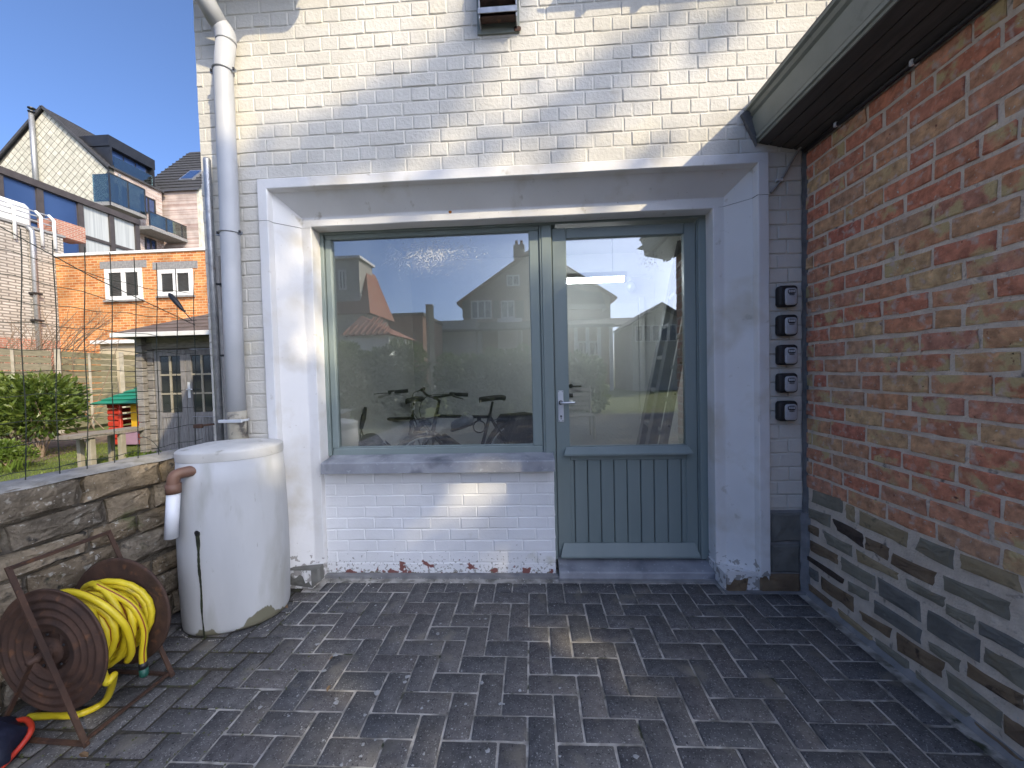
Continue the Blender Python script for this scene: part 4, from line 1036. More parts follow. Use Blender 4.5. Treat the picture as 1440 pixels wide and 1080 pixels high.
# grass
V, F = [], []
for k in range(16000):
    x, y = R.uniform(-9.5, -3.4), R.uniform(.9, 5.4)
    p = Vector((x, y, -.012)); a = R.uniform(0, 6.28); h = R.uniform(.02, .05); n = len(V)
    t = p+Vector((R.gauss(0, .012), R.gauss(0, .012), h)); s = Vector((math.cos(a), math.sin(a), 0))*.004
    V += [p-s, p+s, t]; F.append((n, n+1, n+2))
m_grass = leafmat('grass_blade', (.10, .15, .02), (.19, .24, .04), .6, .3)
tag(mo('grass', (V, F), m_grass), 'short mown grass on the garden lawn', 'grass', kind='stuff')
m_bed = M('bark_mulch', [(.09, .065, .045), (.20, .15, .11)], .95, vs=9, bump=(1, 25, .03))
V = [at(*q, Z=-.006) for q in ((-60, 668), (60, 648), (128, 626), (205, 618), (150, 605), (-60, 610))]
tag(mo('flower_bed', (V, [tuple(range(6))]), m_bed), kind='structure')

# ------------------------------------------------------------------ slat fence at the end of the garden
m_wood = M('weathered_green_wood', [(.15, .135, .075), (.22, .20, .125), (.18, .17, .10), (.25, .225, .155)], .92, vs=7, vd=6, rnd=True, stretch=(1, 1, 6), bump=(.5, 40, .006))
m_wpost = M('pale_wood_post', [(.25, .225, .17), (.34, .31, .25)], .9, vs=8, bump=(.4, 30, .005))
sf0, sf1 = Vector((-11.5, 3.4)), Vector((-12.75, 10.6)); sd_ = (sf1-sf0).normalized(); sl_ = (sf1-sf0).length
panels = 4
for k in range(panels):
    a = sf0+sd_*(sl_*k/panels); b = sf0+sd_*(sl_*(k+1)/panels-.12)
    f = thing('slat_fence_panel', ['weathered wooden fence panel behind the evergreen shrub, furthest from the shed', 'weathered wooden slat fence panel behind the middle of the evergreen shrub', 'weathered wooden slat fence panel between the shrub and the play house', 'weathered wooden slat fence panel behind the play house'][k], 'fence', (*a, 0), 'slat fence panels at the end of the garden')
    for r_ in range(12):
        z = .08+r_*.170
        mo('slat', bar((a.x, a.y, z+.075), (b.x, b.y, z+.075), .022, .148), m_wood, f)
    mo('post', bar((a.x+.08, a.y-.02, 0), (a.x+.08, a.y-.02, 2.16), .10, .10), m_wpost, f)
    m_ = a.lerp(b, .5); mo('batten', bar((m_.x+.03, m_.y, .05), (m_.x+.03, m_.y, 2.1), .05, .02), m_wpost, f)
# bare shrub rising behind the fence
bs_ = thing('bare_shrub', 'leafless pale brown shrub rising behind the slat fence in front of the orange bricks', 'shrub', (-13.6, 7.2, 0))
tw = []
for k in range(46):
    t = at(R.uniform(10, 172), R.uniform(432, 485), Y=7.6+R.uniform(-.6, .6)); b = Vector((-14.2+R.gauss(0, .8), 7.6, .0))
    m_ = Vector((b.x*.4+t.x*.6, t.y, t.z*.72)); P = spline([b, m_, t], 4); tw.append(tube(P, [.010*(1-.85*i/8)+.003 for i in range(9)], 4))
    for q in range(3):
        c_ = P[R.randrange(4, 8)]; e = c_+Vector((R.uniform(-.5, .5), R.uniform(-.2, .2), R.uniform(.1, .5))); tw.append(tube([c_, c_.lerp(e, .5)+rv()*.05, e], [.005, .004, .0025], 4))
mo('twigs', join(*tw), m_twig, bs_)

# ------------------------------------------------------------------ shed
m_shed = M('silvered_shed_board', [(.17, .155, .14), (.25, .235, .215), (.20, .185, .17)], .9, vs=9, vd=6, rnd=True, stretch=(1, 1, 5), bump=(.5, 40, .006))
m_shedd = M('silvered_door_board', [(.16, .155, .155), (.22, .215, .215), (.19, .18, .18)], .9, vs=9, vd=6, rnd=True, stretch=(6, 1, 1), bump=(.5, 40, .006))
m_felt = M('brown_roof_felt', [(.10, .075, .066), (.15, .115, .10)], .9, vs=5, bump=(.6, 60, .01))
m_whitew = M('white_paint_trim', [(.60, .60, .58), (.72, .72, .70)], .6, vs=5)
m_pane = M('dark_window_glass', [(.012, .014, .016), (.03, .034, .036)], .06, spec=.9, vs=2)
SHY = 3.86
shed = thing('garden_shed', 'silver-grey wooden garden shed with glazed double doors and a brown felt roof', 'shed', (-5.4, SHY+1, 0))
sx0 = at(207, 600, Y=SHY).x; sx1 = sx0+2.5; sxd = at(221, 600, Y=SHY).x-.02
bx('inner_wall', sx0+.05, sx1, SHY+.05, SHY+2.4, 0, 2.05, m_shed, shed)
for r_ in range(16):
    z = .02+r_*.126
    bx('board', sx0-.09, sxd, SHY, SHY+.045, z, z+.118, m_shed, shed, .008)
    bx('board', sx0, sx0+.045, SHY+.046, SHY+2.4, z-.05 if r_ else z, z+.068, m_shed, shed, .008)
    bx('board_end', sx0-.06, sx0+.06, SHY-.085, SHY-.002, z-.05 if r_ else z, z+.068, m_shed, shed, .008)
bx('head_board', sxd, sx1, SHY, SHY+.045, 1.80, 2.0, m_shed, shed, .006)
d0 = at(222, 600, Y=SHY).x; dw = at(266, 600, Y=SHY).x-d0
for k in range(2):
    dr = part('door', (d0+dw*(k+.5), SHY, .05), shed); a, b = d0+dw*k+.004, d0+dw*(k+1)-.004; yy = SHY-.012
    bx('stile', a, a+.09, yy, yy+.04, .06, 1.78, m_shedd, dr, .004); bx('stile', b-.09, b, yy, yy+.04, .06, 1.78, m_shedd, dr, .004)
    bx('rail', a+.09, b-.09, yy, yy+.04, 1.68, 1.78, m_shedd, dr, .004); bx('rail', a+.09, b-.09, yy, yy+.04, .66, .74, m_shedd, dr, .004); bx('rail', a+.09, b-.09, yy, yy+.04, .06, .15, m_shedd, dr, .004)
    nb = 6
    for q in range(nb): bx('plank', a+.09+(b-a-.18)*q/nb+.003, a+.09+(b-a-.18)*(q+1)/nb-.003, yy+.012, yy+.03, .15, .66, m_shedd, dr, .003)
    for i in range(2):
        for j in range(3):
            gx0 = a+.09+(b-a-.18)*i/2+.008; gz0 = .74+.94*j/3+.008
            bx('pane', gx0, gx0+(b-a-.18)/2-.016, yy+.018, yy+.024, gz0, gz0+.94/3-.016, m_pane, dr)
    bx('glazing_bar', (a+b)/2-.016, (a+b)/2+.016, yy+.004, yy+.034, .74, 1.68, m_wpost, dr)
    for j in (1, 2): bx('glazing_bar', a+.09, b-.09, yy+.006, yy+.032, .74+.94*j/3-.014, .74+.94*j/3+.014, m_wpost, dr)
    if k == 1:
        bx('handle_plate', a+.02, a+.065, yy-.008, yy-.0005, .98, 1.24, m_plate, dr, .002); mo('handle', tube([(a+.04, yy-.005, 1.12), (a+.04, yy-.05, 1.12), (a+.14, yy-.05, 1.12)], .009, 8), m_plate, dr, True)
m_cloth = M('white_sheet', [(.55, .55, .54), (.7, .7, .69)], .9)
bx('hung_sheet', d0+dw*.55, d0+dw*.85, SHY+.007, SHY+.011, .80, 1.35, m_cloth, shed)
eL = at(157, 471, Y=SHY-.35); rp_ = [(eL.x, SHY-.38, 2.03), (eL.x+3.6, SHY-.38, 2.03), (eL.x+3.6, SHY+2.9, 2.03), (eL.x, SHY+2.9, 2.03), (eL.x+1.55, SHY+1.25, 2.78), (eL.x+2.4, SHY+1.25, 2.78)]
rf = part('roof', (eL.x+1.5, SHY+1, 2.1), shed)
mo('felt', (rp_, [(0, 1, 5, 4), (1, 2, 5), (2, 3, 4, 5), (3, 0, 4)]), m_felt, rf)
mo('shingle_course', join(*[tube([Vector(rp_[0]).lerp(Vector(rp_[4]), q/9)+Vector((0, -.004, .004)), Vector(rp_[1]).lerp(Vector(rp_[5]), q/9)+Vector((0, -.004, .004))], .006, 4) for q in range(1, 9)]), m_felt, rf)
bx('fascia', eL.x, eL.x+3.6, SHY-.385, SHY-.36, 1.965, 2.035, m_whitew, rf, .004); bx('fascia', eL.x-.01, eL.x+.012, SHY-.36, SHY+2.9, 1.965, 2.035, m_whitew, rf, .004)
bx('eave_lining', eL.x+.02, eL.x+3.58, SHY-.35, SHY+.04, 1.985, 2.0, m_soff, rf)
bx('side_lining', eL.x+.02, sx0, SHY+.041, SHY+2.8, 1.985, 2.0, m_soff, rf)

# ------------------------------------------------------------------ play house and bench
m_ph = {'r': M('red_plastic', [(.42, .035, .022), (.50, .05, .03)], .45, vs=6), 'g': M('green_plastic_roof', [(.010, .17, .10), (.016, .21, .13)], .5, vs=6), 'y': M('yellow_plastic', [(.60, .33, .02), (.68, .40, .03)], .45), 'v': M('pale_violet_plastic', [(.30, .18, .26), (.36, .23, .31)], .5)}
PY = 4.9; a = at(153, 640, Y=PY); ph = thing('play_house', 'red plastic toy play house with a green roof between fence and shed', 'play house', (a.x+.4, PY+.4, 0))
zt_ = at(160, 566, Y=PY).z; w0, w1 = a.x, a.x+1.1
for r_ in range(7):
    z = .03+r_*(zt_-.03)/7; hh = (zt_-.03)/7-.012
    bx('log', w0, w0+.26, PY, PY+.06, z, z+hh, m_ph['r'], ph, .02); bx('log', w0+.62, w1, PY, PY+.06, z, z+hh, m_ph['r'], ph, .02)
    bx('log', w0-.01, w0+.05, PY+.062, PY+1.0, z+.02, z+hh, m_ph['r'], ph, .02)
bx('wall_panel', w0+.26, w0+.62, PY+.01, PY+.05, .03, .36, m_ph['v'], ph, .01)
bx('door_leaf', w0+.44, w0+.62, PY+.05, PY+.08, .36, zt_-.02, m_ph['y'], ph, .01); bx('door_post', w0+.24, w0+.29, PY-.01, PY+.05, .03, zt_, m_ph['r'], ph, .01)
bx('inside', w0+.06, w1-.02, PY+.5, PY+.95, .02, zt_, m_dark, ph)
rz = at(185, 540, Y=PY+.5).z
P0, P1, P2, P3 = (w0-.16, PY-.14, zt_-.03), (w1+.16, PY-.14, zt_-.03), (w1+.16, PY+1.15, zt_-.03), (w0-.16, PY+1.15, zt_-.03); T0, T1 = (w0+.42, PY+.5, rz), (w1-.3, PY+.5, rz)
rfp = part('roof', (w0+.5, PY+.5, zt_), ph)
mo('roof_shell', ([P0, P1, P2, P3, T0, T1], [(0, 1, 5, 4), (1, 2, 5), (2, 3, 4, 5), (3, 0, 4), (0, 3, 2, 1)]), m_ph['g'], rfp)
for q in range(5):
    f0, f1 = q/5.5, (q+1)/5.5
    A, B = Vector(P0).lerp(Vector(T0), f0), Vector(P1).lerp(Vector(T1), f0); C_, D_ = Vector(P0).lerp(Vector(T0), f1), Vector(P1).lerp(Vector(T1), f1); u_ = Vector((0, -.012, .012))
    mo('shingle_row', ([A+u_*1.8, B+u_*1.8, D_+u_*.6, C_+u_*.6, A, B], [(0, 1, 2, 3), (4, 5, 1, 0)]), m_ph['g'], rfp)
l1, l2 = at(130, 660, Z=0), at(173, 651, Z=0)
zt2 = at(129, 611, Y=l1.y).z
bn = thing('garden_bench', 'plain grey wooden bench standing on the lawn before the shed', 'bench', ((l1.x+l2.x)/2, (l1.y+l2.y)/2, 0))
m_bench = M('grey_bench_wood', [(.17, .15, .125), (.26, .235, .20)], .9, vs=8, stretch=(1, 4, 1), bump=(.4, 40, .005))
for p in (l1, l2):
    bx('leg', p.x-.035, p.x+.035, p.y-.035, p.y+.035, -.01, zt2-.05, m_wpost, bn, .004)
    bx('leg', p.x-.36, p.x-.30, p.y+.1, p.y+.16, -.01, zt2-.05, m_wpost, bn, .004)
for k in range(2):
    xx = l1.x-.36+k*.21
    mo('seat_plank', bar((xx+.11, l1.y-.15, zt2-.022), (xx+.13, l2.y+.45, zt2-.022), .20, .045), m_bench, bn)

# ------------------------------------------------------------------ town behind the garden
def winpart(par, axis, c0, c1, z0, z1, plane, mat_f, fr=.09, mull=1, proud=.04, pane=None, dirn=-1):
    """a window with its frame and panes on a wall that faces -y (axis x) or +x (axis y)"""
    w_ = part('window', (((c0+c1)/2, plane, z0) if axis == 'x' else (plane, (c0+c1)/2, z0)), par)
    def b(nm, a0, a1, d0, d1, q0, q1, mt):
        if axis == 'x': bx(nm, a0, a1, plane+min(dirn*d0, dirn*d1), plane+max(dirn*d0, dirn*d1), q0, q1, mt, w_)
        else: bx(nm, plane+min(-dirn*d0, -dirn*d1), plane+max(-dirn*d0, -dirn*d1), a0, a1, q0, q1, mt, w_)
    b('pane', c0+fr*.5, c1-fr*.5, .004, .015, z0+fr*.5, z1-fr*.5, pane or m_pane)
    b('frame', c0, c1, 0, proud, z0, z0+fr, mat_f); b('frame', c0, c1, 0, proud, z1-fr, z1, mat_f)
    b('frame', c0, c0+fr, 0, proud*.97, z0+fr, z1-fr, mat_f); b('frame', c1-fr, c1, 0, proud*.97, z0+fr, z1-fr, mat_f)
    for k in range(mull): cc = c0+(c1-c0)*(k+1)/(mull+1); b('mullion', cc-fr*.55, cc+fr*.55, 0, proud*.9, z0+fr, z1-fr, mat_f)
    return w_
OY = 12.0
m_orange = brickmat('orange_brick', (.40, .125, .035), (.58, .25, .085), (.52, .36, .20), .27, .10, .014, 'x', var=1.0)
org = thing('orange_brick_building', 'flat-roofed orange brick building with two white windows behind the garden', 'building', (-14, OY+3, 0))
ox0 = at(80, 400, Y=OY).x; oz = at(180, 357, Y=OY).z
bx('wall', ox0, 4, OY, OY+5, 0, oz, m_orange, org); bx('roof_edge', ox0-.02, 4.1, OY-.06, OY+5.05, oz+.002, oz+.10, m_whitew, org)
for a0, b0, c0, d0_ in ((148, 379, 202, 421), (222, 380, 273, 415)):
    p, q = at(a0, b0, Y=OY), at(c0, d0_, Y=OY)
    z1, z0_ = p.z, q.z
    winpart(org, 'x', p.x, q.x, z0_, z1, OY, m_whitew, .15, 1, .05)
    bx('lintel_course', p.x-.2, q.x+.2, OY-.015, OY+.01, z1+.02, z1+.30, m_cem, org)
    bx('sill', p.x-.06, q.x+.06, OY-.10, OY+.01, z0_-.07, z0_-.003, m_cem, org)
# low rendered outbuilding seen over the fence
lo = thing('low_outbuilding', 'low cream rendered outbuilding with a white edged roof behind the shed', 'building', (-10, 9.5, 0))
m_cream = M('cream_render', [(.42, .36, .25), (.52, .45, .32)], .9, vs=2)
p, q = at(140, 480, Y=9.5), at(200, 520, Y=9.5); bx('wall', p.x, p.x+5, 9.5, 11, 0, p.z-.1, m_cream, lo); bx('roof_slab', p.x-.15, p.x+5.1, 9.35, 11.1, p.z-.098, p.z+.02, m_whitew, lo)
# grey brick building seen along its side
GX = ox0-.02
m_grey = brickmat('pale_grey_brick', (.40, .36, .31), (.48, .44, .39), (.20, .18, .155), .40, .105, .022, 'y')
m_redb = brickmat('old_red_brick', (.33, .115, .075), (.40, .17, .11), (.38, .32, .26), .22, .075, .012, 'y')
gb = thing('grey_brick_building', 'pale grey brick building with a roof terrace railing beside the orange building', 'building', (GX-2, 8, 0))
gt = at(80, 332, X=GX).z
bx('wall', GX-5, GX, -6, OY+.3, 2.95, gt, m_grey, gb); bx('lower_wall', GX-5, GX+.03, -6, OY+.3, 0, 2.948, m_redb, gb); bx('parapet_cap', GX-5, GX+.06, -6, OY+.35, gt+.002, gt+.09, m_cem, gb)
a = at(46, 345, X=GX+.1); mo('rain_pipe', tube([(GX+.1, a.y, .5), (GX+.1, a.y, gt-.35), (GX+.12, a.y-.02, gt-.1), (GX+.02, a.y-.1, gt+.05)], .075, 10), m_steel, gb, True)
for z in (3.6, 4.6): bx('pipe_bracket', GX, GX+.2, a.y-.14, a.y+.14, z, z+.07, m_dark, gb)
tk = [at(x, 300, X=GX-.15).y for x in (12, 50, 68)]
for y_ in [tk[0]-1.6]+tk+[OY]:
    mo('railing_post', tube([(GX+.05, y_, gt-.55), (GX+.05, y_, gt+.55), (GX-.12, y_-.02, gt+.75)], .05, 8), m_whitew, gb, True)
for z in (.35, .55, .74): mo('rail', tube([(GX-.05-.1*(z > .7), -2, gt+z), (GX-.05-.1*(z > .7), OY, gt+z)], .025, 6), m_whitew, gb, True)
ac0 = at(22, 305, X=GX-.9); bx('roof_unit', GX-2.2, GX-.7, ac0.y-1.2, ac0.y+.4, gt+.1, gt+1.15, m_whitew, gb, .15)
ch = at(70, 318, X=GX-.5); bx('chimney_stack', GX-.9, GX-.2, ch.y-.1, ch.y+1.0, gt+.1, gt+.75, m_redb, gb, .02)
# glazed veranda
VX = GX-2.6
m_brnz = M('dark_bronze_frame', [(.045, .036, .032), (.065, .054, .048)], .45, vs=4)
m_bluegl = M('blue_reflecting_glass', [(.015, .035, .10), (.03, .06, .15)], .05, spec=1.0, vs=.4)
m_curt = M('white_curtain', [(.28, .30, .30), (.42, .44, .44)], .8, vs=2, stretch=(1, 8, .2))
ver = thing('glazed_veranda', 'dark framed glazed veranda with curtains above the grey brick building', 'veranda', (VX, 14, 5))
vt = at(0, 245, X=VX).z; vb = vt-2.75
y0_ = at(-60, 240, X=VX).y; ye = at(192, 330, X=VX).y
bx('base_wall', VX-4, VX-.02, y0_-6, ye, 0, vb, m_whitew, ver); bx('roof', VX-4, VX+.16, y0_-6, ye+.1, vt, vt+.28, m_brnz, ver)
posts = [y0_-2]+[at(x, 300, X=VX).y for x in (0, 56, 112, 155)]+[ye]
mid = vb+(vt-vb)*.46
for i, y_ in enumerate(posts): bx('mullion', VX-.08, VX+.08, y_-.11, y_+.11, vb, vt, m_brnz, ver)
for i, (a, b) in enumerate(zip(posts, posts[1:])):
    bx('transom', VX-.07, VX+.07, a+.11, b-.11, mid-.07, mid+.07, m_brnz, ver); bx('bottom_rail', VX-.07, VX+.07, a+.11, b-.11, vb, vb+.1, m_brnz, ver)
    mt = m_bluegl if i < 3 else m_curt
    bx('pane', VX-.03, VX-.01, a+.1, b-.1, vb+.1, mid-.06, mt, ver); bx('pane', VX-.03, VX-.01, a+.1, b-.1, mid+.06, vt, mt, ver)
# apartment building with the slated gable
AY = 22.0
apx = at(155, 260, Y=AY).x; pk = at(63, 152, Y=AY); er = at(155, 233, Y=AY); elx = pk.x-(er.x-pk.x)
ez = er.z; far = at(228, 290, X=apx).y
m_slate = M('cream_fibre_slate', [(.46, .44, .36), (.54, .52, .43), (.50, .475, .39)], .8, rnd=True, vs=3)
m_slbk = M('dark_slate_joint', [(.10, .095, .08), (.14, .13, .11)], .9)
m_pbrick = brickmat('pale_mottled_brick', (.50, .42, .38), (.30, .19, .16), (.52, .48, .44), .35, .085, .012, 'y', var=.8)
m_black = M('black_cladding', [(.014, .015, .018), (.022, .023, .026)], .4, vs=3)
m_bal = glassmat('frosted_green_glass', .15, (.55, .72, .70))
apt = thing('slated_apartment_block', 'tall apartment block with a diamond-slated gable, black dormer and glass balconies', 'apartment block', (apx-4, AY+4, 0))
mo('gable_wall', prism([(elx, 0), (apx-.03, 0), (apx-.03, ez), (pk.x, pk.z), (elx, ez)], AY+.04, AY+.3, 'y'), m_slbk, apt)
sw = .52; dm = mesh('slate', prism([(0, -sw/2*.93), (sw/2*.88, 0), (0, sw/2*.93), (-sw/2*.88, 0)], -.012, .012, 'y'), m_slate)
gbl = part('gable_cladding', (pk.x, AY, ez), apt); ns = 0
zlow = at(100, 330, Y=AY).z
i0 = 0
for r_ in range(0, 60):
    z = pk.z-.35-r_*sw/2
    if z < zlow: break
    hw = min(1, (pk.z-z)/(pk.z-ez))*(apx-pk.x)-.24
    k0 = int(hw/sw)+2
    for k in range(-k0, k0+1):
        x = pk.x+k*sw+(sw/2 if r_ % 2 else 0)
        if abs(x-pk.x) > hw or x < at(-15, 240, Y=AY).x: continue
        o = bpy.data.objects.new('slate', dm); put(o, (x, AY+.012, z), gbl); o.rotation_euler = (R.gauss(0, .012), 0, R.gauss(0, .006)); ns += 1
print('slates', ns)
bx('side_wall', apx-.35, apx, AY+.3, far, 0, ez, m_pbrick, apt)
arf = part('roof', (pk.x, AY+5, ez), apt)
mo('slope', ([(apx+.15, AY-.15, ez-.12), (apx+.15, far+.2, ez-.12), (pk.x, far+.2, pk.z+.02), (pk.x, AY-.15, pk.z+.02), (elx-.1, AY-.15, ez-.12), (elx-.1, far+.2, ez-.12)], [(0, 1, 2, 3), (3, 2, 5, 4)]), m_tile, arf)
for q in range(16):
    f = (q+.5)/16; x = apx+.15+(pk.x-apx-.15)*f; z = ez-.12+(pk.z-ez+.14)*f
    mo('tile_course', tube([(x, AY-.16, z+.02), (x, far+.2, z+.02)], .035, 4), m_tile, arf)
mo('barge_board', join(bar((apx+.16, AY-.17, ez-.16), (pk.x, AY-.17, pk.z), .08, .16), bar((elx-.1, AY-.17, ez-.16), (pk.x, AY-.17, pk.z), .08, .16)), m_tile, arf)
dpz = at(140, 187, X=apx-.25); d0y, d1y = at(147, 230, X=apx-.2).y+.3, at(216, 250, X=apx-.2).y
dz0, dz1 = ez+.1, at(150, 190, X=apx-.2).z
dmr = part('dormer', (apx-1, (d0y+d1y)/2, ez), apt)
bx('dormer_box', apx-3.2, apx-.45, d0y, d1y, dz0-.2, dz1, m_black, dmr); bx('dormer_top', apx-3.2, apx-.1, d0y-.06, d1y+.06, dz1-.65, dz1+.05, m_black, dmr)
bx('dormer_cheek', apx-.45, apx-.1, d0y, d0y+.12, dz0, dz1-.65, m_black, dmr); bx('dormer_cheek', apx-.45, apx-.1, d1y-.12, d1y, dz0, dz1-.65, m_black, dmr)
for k in range(3):
    a = d0y+.35+(d1y-d0y-.6)*k/3; b = d0y+.35+(d1y-d0y-.6)*(k+1)/3-.08; bx('dormer_pane', apx-.44, apx-.42, a, b, dz0+.05, dz1-.68, m_bluegl, dmr)
bx('dormer_balustrade', apx-.12, apx-.10, d0y+.2, d1y-.2, dz0+.02, dz0+.75, m_bal, dmr)
def aw_(x0, x1, yt, yb, mul=0, pane=m_bluegl):
    p, q = at(x0, yt, X=apx), at(x1, yb, X=apx); zt1 = at((x0+x1)/2, (yt+yb)/2, X=apx)
    ym = (p.y+q.y)/2; zA = at(x0, yt, X=apx).z; zB = at(x0, yb, X=apx).z if False else q.z
    winpart(apt, 'y', p.y, q.y, min(zA, zB), max(zA, zB), apx, m_black, .10, mul, .05, pane)
aw_(197, 219, 272, 305, 1); aw_(240, 257, 286, 307); aw_(161, 180, 257, 296, 1); aw_(203, 220, 333, 357, 1); aw_(243, 258, 338, 352)
# balconies
a, b = at(160, 288, X=apx+.7).y, at(196, 300, X=apx+.7).y
bz = at(178, 297, X=apx+.7).z
bal = part('balcony', (apx+.5, (a+b)/2, bz), apt)
bx('slab', apx+.002, apx+1.2, a-.6, b, bz-.2, bz, m_cem, bal); bx('glass_screen', apx+1.15, apx+1.17, a-.6, b, bz+.05, bz+1.75, m_bal, bal); bx('glass_screen', apx+.05, apx+1.15, a-.6, a-.58, bz+.05, bz+1.75, m_bal, bal)
for y_ in (a-.6, (a+b)/2-.3, b): bx('screen_post', apx+1.13, apx+1.19, y_-.03, y_+.03, bz-.2, bz+1.8, m_black, bal)
bx('screen_rail', apx+1.13, apx+1.19, a-.6, b, bz+1.76, bz+1.82, m_black, bal)
a, b = at(202, 320, X=apx+1).y, at(268, 330, X=apx+1).y; bz = at(235, 330, X=apx+1).z
bal = part('balcony', (apx+.6, (a+b)/2, bz), apt)
bx('slab', apx+.002, apx+1.5, a, b, bz-.22, bz, m_cem, bal); bx('railing', apx+1.44, apx+1.48, a, b, bz+.95, bz+1.0, m_black, bal); bx('glass_screen', apx+1.45, apx+1.46, a, b, bz+.05, bz+.94, m_bal, bal)
for k in range(4): y_ = a+(b-a)*k/3; bx('railing_post', apx+1.43, apx+1.49, y_-.03, y_+.03, bz, bz+1.0, m_black, bal)
mo('rain_pipe', tube([(apx+.12, AY+.5, ez-.3), (apx+.12, AY+.5, 6)], .08, 8), m_steel, apt, True)
mo('flue', tube([(at(52, 258, Y=AY-.2).x, AY-.25, at(52, 260, Y=AY-.2).z-1), (at(45, 158, Y=AY-.2).x, AY-.25, at(45, 160, Y=AY-.2).z)], .13, 10), m_steel, apt, True)
p = at(45, 158, Y=AY-.25); mo('flue_cap', join(lathe([(.2, 0), (.2, .05)], 12, Matrix.Translation(p)), lathe([(.2, 0), (.2, .05)], 12, Matrix.Translation(p+Vector((0, 0, .22))))), m_black, apt)
# neighbouring wing whose roof faces the garden
BY = far+.4
wing = thing('slate_roofed_wing', 'apartment wing with a dark tiled roof and two skylights behind the balconies', 'building', (apx+3, BY+3, 0))
bx0 = apx-2.5; bx1 = at(276, 270, Y=BY).x; ezb = at(245, 268, Y=BY).z
rt0 = at(250, 215, Y=BY+5).z
bx('wall', bx0, bx1, BY, BY+9, 0, ezb, m_pbrick, wing)
mo('end_wall', prism([(BY+.02, 0), (BY+9, 0), (BY+9, ezb), (BY+5, rt0-.2), (BY+.02, ezb)], bx1+.01, bx1+.2, 'x'), m_slate, wing)
wr = part('roof', ((bx0+bx1)/2, BY+3, ezb), wing)
S = lambda x, f: Vector((x, BY-.2+5.2*f, ezb-.1+(rt0-ezb+.1)*f))
mo('slope', ([S(bx0, 0), S(bx1+.35, 0), S(bx1+.35, 1), S(bx0, 1), Vector((bx1+.35, BY+9.3, ezb)), Vector((bx0, BY+9.3, ezb))], [(0, 1, 2, 3), (3, 2, 4, 5)]), m_tile, wr)
for q in range(1, 15): mo('tile_course', tube([S(bx0, q/15)+Vector((0, -.02, .03)), S(bx1+.35, q/15)+Vector((0, -.02, .03))], .04, 4), m_tile, wr)
for xa, xb_, f0, f1 in ((246, 266, .20, .42), (262, 281, .66, .85)):
    xm0, xm1 = at(xa, 250, Y=BY+2.6*f0).x, at(xb_, 250, Y=BY+2.6*f0).x
    q = [S(xm0, f0), S(xm1, f0), S(xm1, f1), S(xm0, f1)]; n_ = Vector((0, -.06, .09))
    sk = part('skylight', q[0], wr) if False else wr
    mo('skylight', ([v+n_*1.3 for v in q]+[v for v in q], [(0, 1, 2, 3), (0, 4, 5, 1), (1, 5, 6, 2), (2, 6, 7, 3), (3, 7, 4, 0)]), m_alu, wr)
    c_ = sum(q, Vector())/4; mo('skylight_pane', ([c_+(v-c_)*.8+n_*1.45 for v in q], [(0, 1, 2, 3)]), m_bluegl, wr)

# ------------------------------------------------------------------ room behind the glass
m_iwall = M('white_plaster', [(.58, .58, .56), (.68, .68, .66)], .9, vs=1.5, vd=5, bump=(.4, 30, .006))
m_ifloor = M('grey_concrete_floor', [(.22, .22, .22), (.30, .30, .29)], .8, vs=2)
IX0, IX1, IY, IZ = -1.40, 1.42, 2.30, 2.60
room = part('room', (0, 1.3, 0), house)
bx('floor', IX0-.1, IX1+.1, .29, IY+.1, -.05, .03, m_ifloor, room); bx('ceiling', IX0-.1, IX1+.1, .281, IY+.1, IZ, IZ+.1, m_iwall, room)
bx('side_wall', IX0-.1, IX0, .281, IY, .03, IZ, m_iwall, room); bx('side_wall', IX1, IX1+.1, .281, IY, .03, IZ, m_iwall, room); bx('back_wall', IX0-.1, IX1+.1, IY, IY+.1, .03, IZ, m_iwall, room)
bx('inner_face', IX0, IX1, .2805, .286, 2.262, IZ, m_iwall, room); bx('inner_face', IX0, .08, .3005, .306, .03, .75, m_iwall, room)
# flush inner door with black lever on the back wall
m_idoor = M('white_door_paint', [(.60, .60, .58), (.66, .66, .64)], .5, vs=3)
idr = part('inner_door', (.6, IY, .03), room)
ha = at(803, 543, Y=IY-.05)
bx('leaf', ha.x-.06, ha.x+.78, IY-.03, IY-.002, .032, 2.03, m_idoor, idr, .003)
bx('door_casing', ha.x+.785, ha.x+.85, IY-.04, IY-.003, .032, 2.09, m_idoor, idr, .003); bx('door_casing', ha.x-.13, ha.x-.065, IY-.04, IY-.003, .032, 2.09, m_idoor, idr, .003)
mo('lever', join(tube([(ha.x, IY-.03, ha.z), (ha.x, IY-.07, ha.z), (ha.x+.115, IY-.07, ha.z-.003)], .010, 8), lathe([(.024, 0), (.024, .008)], 14, Matrix.Translation((ha.x, IY-.03, ha.z)) @ Matrix.Rotation(rad(90), 4, 'X'))), m_dark, idr)
bx('lock_plate', ha.x-.022, ha.x+.022, IY-.037, IY-.031, ha.z-.13, ha.z-.085, m_dark, idr)
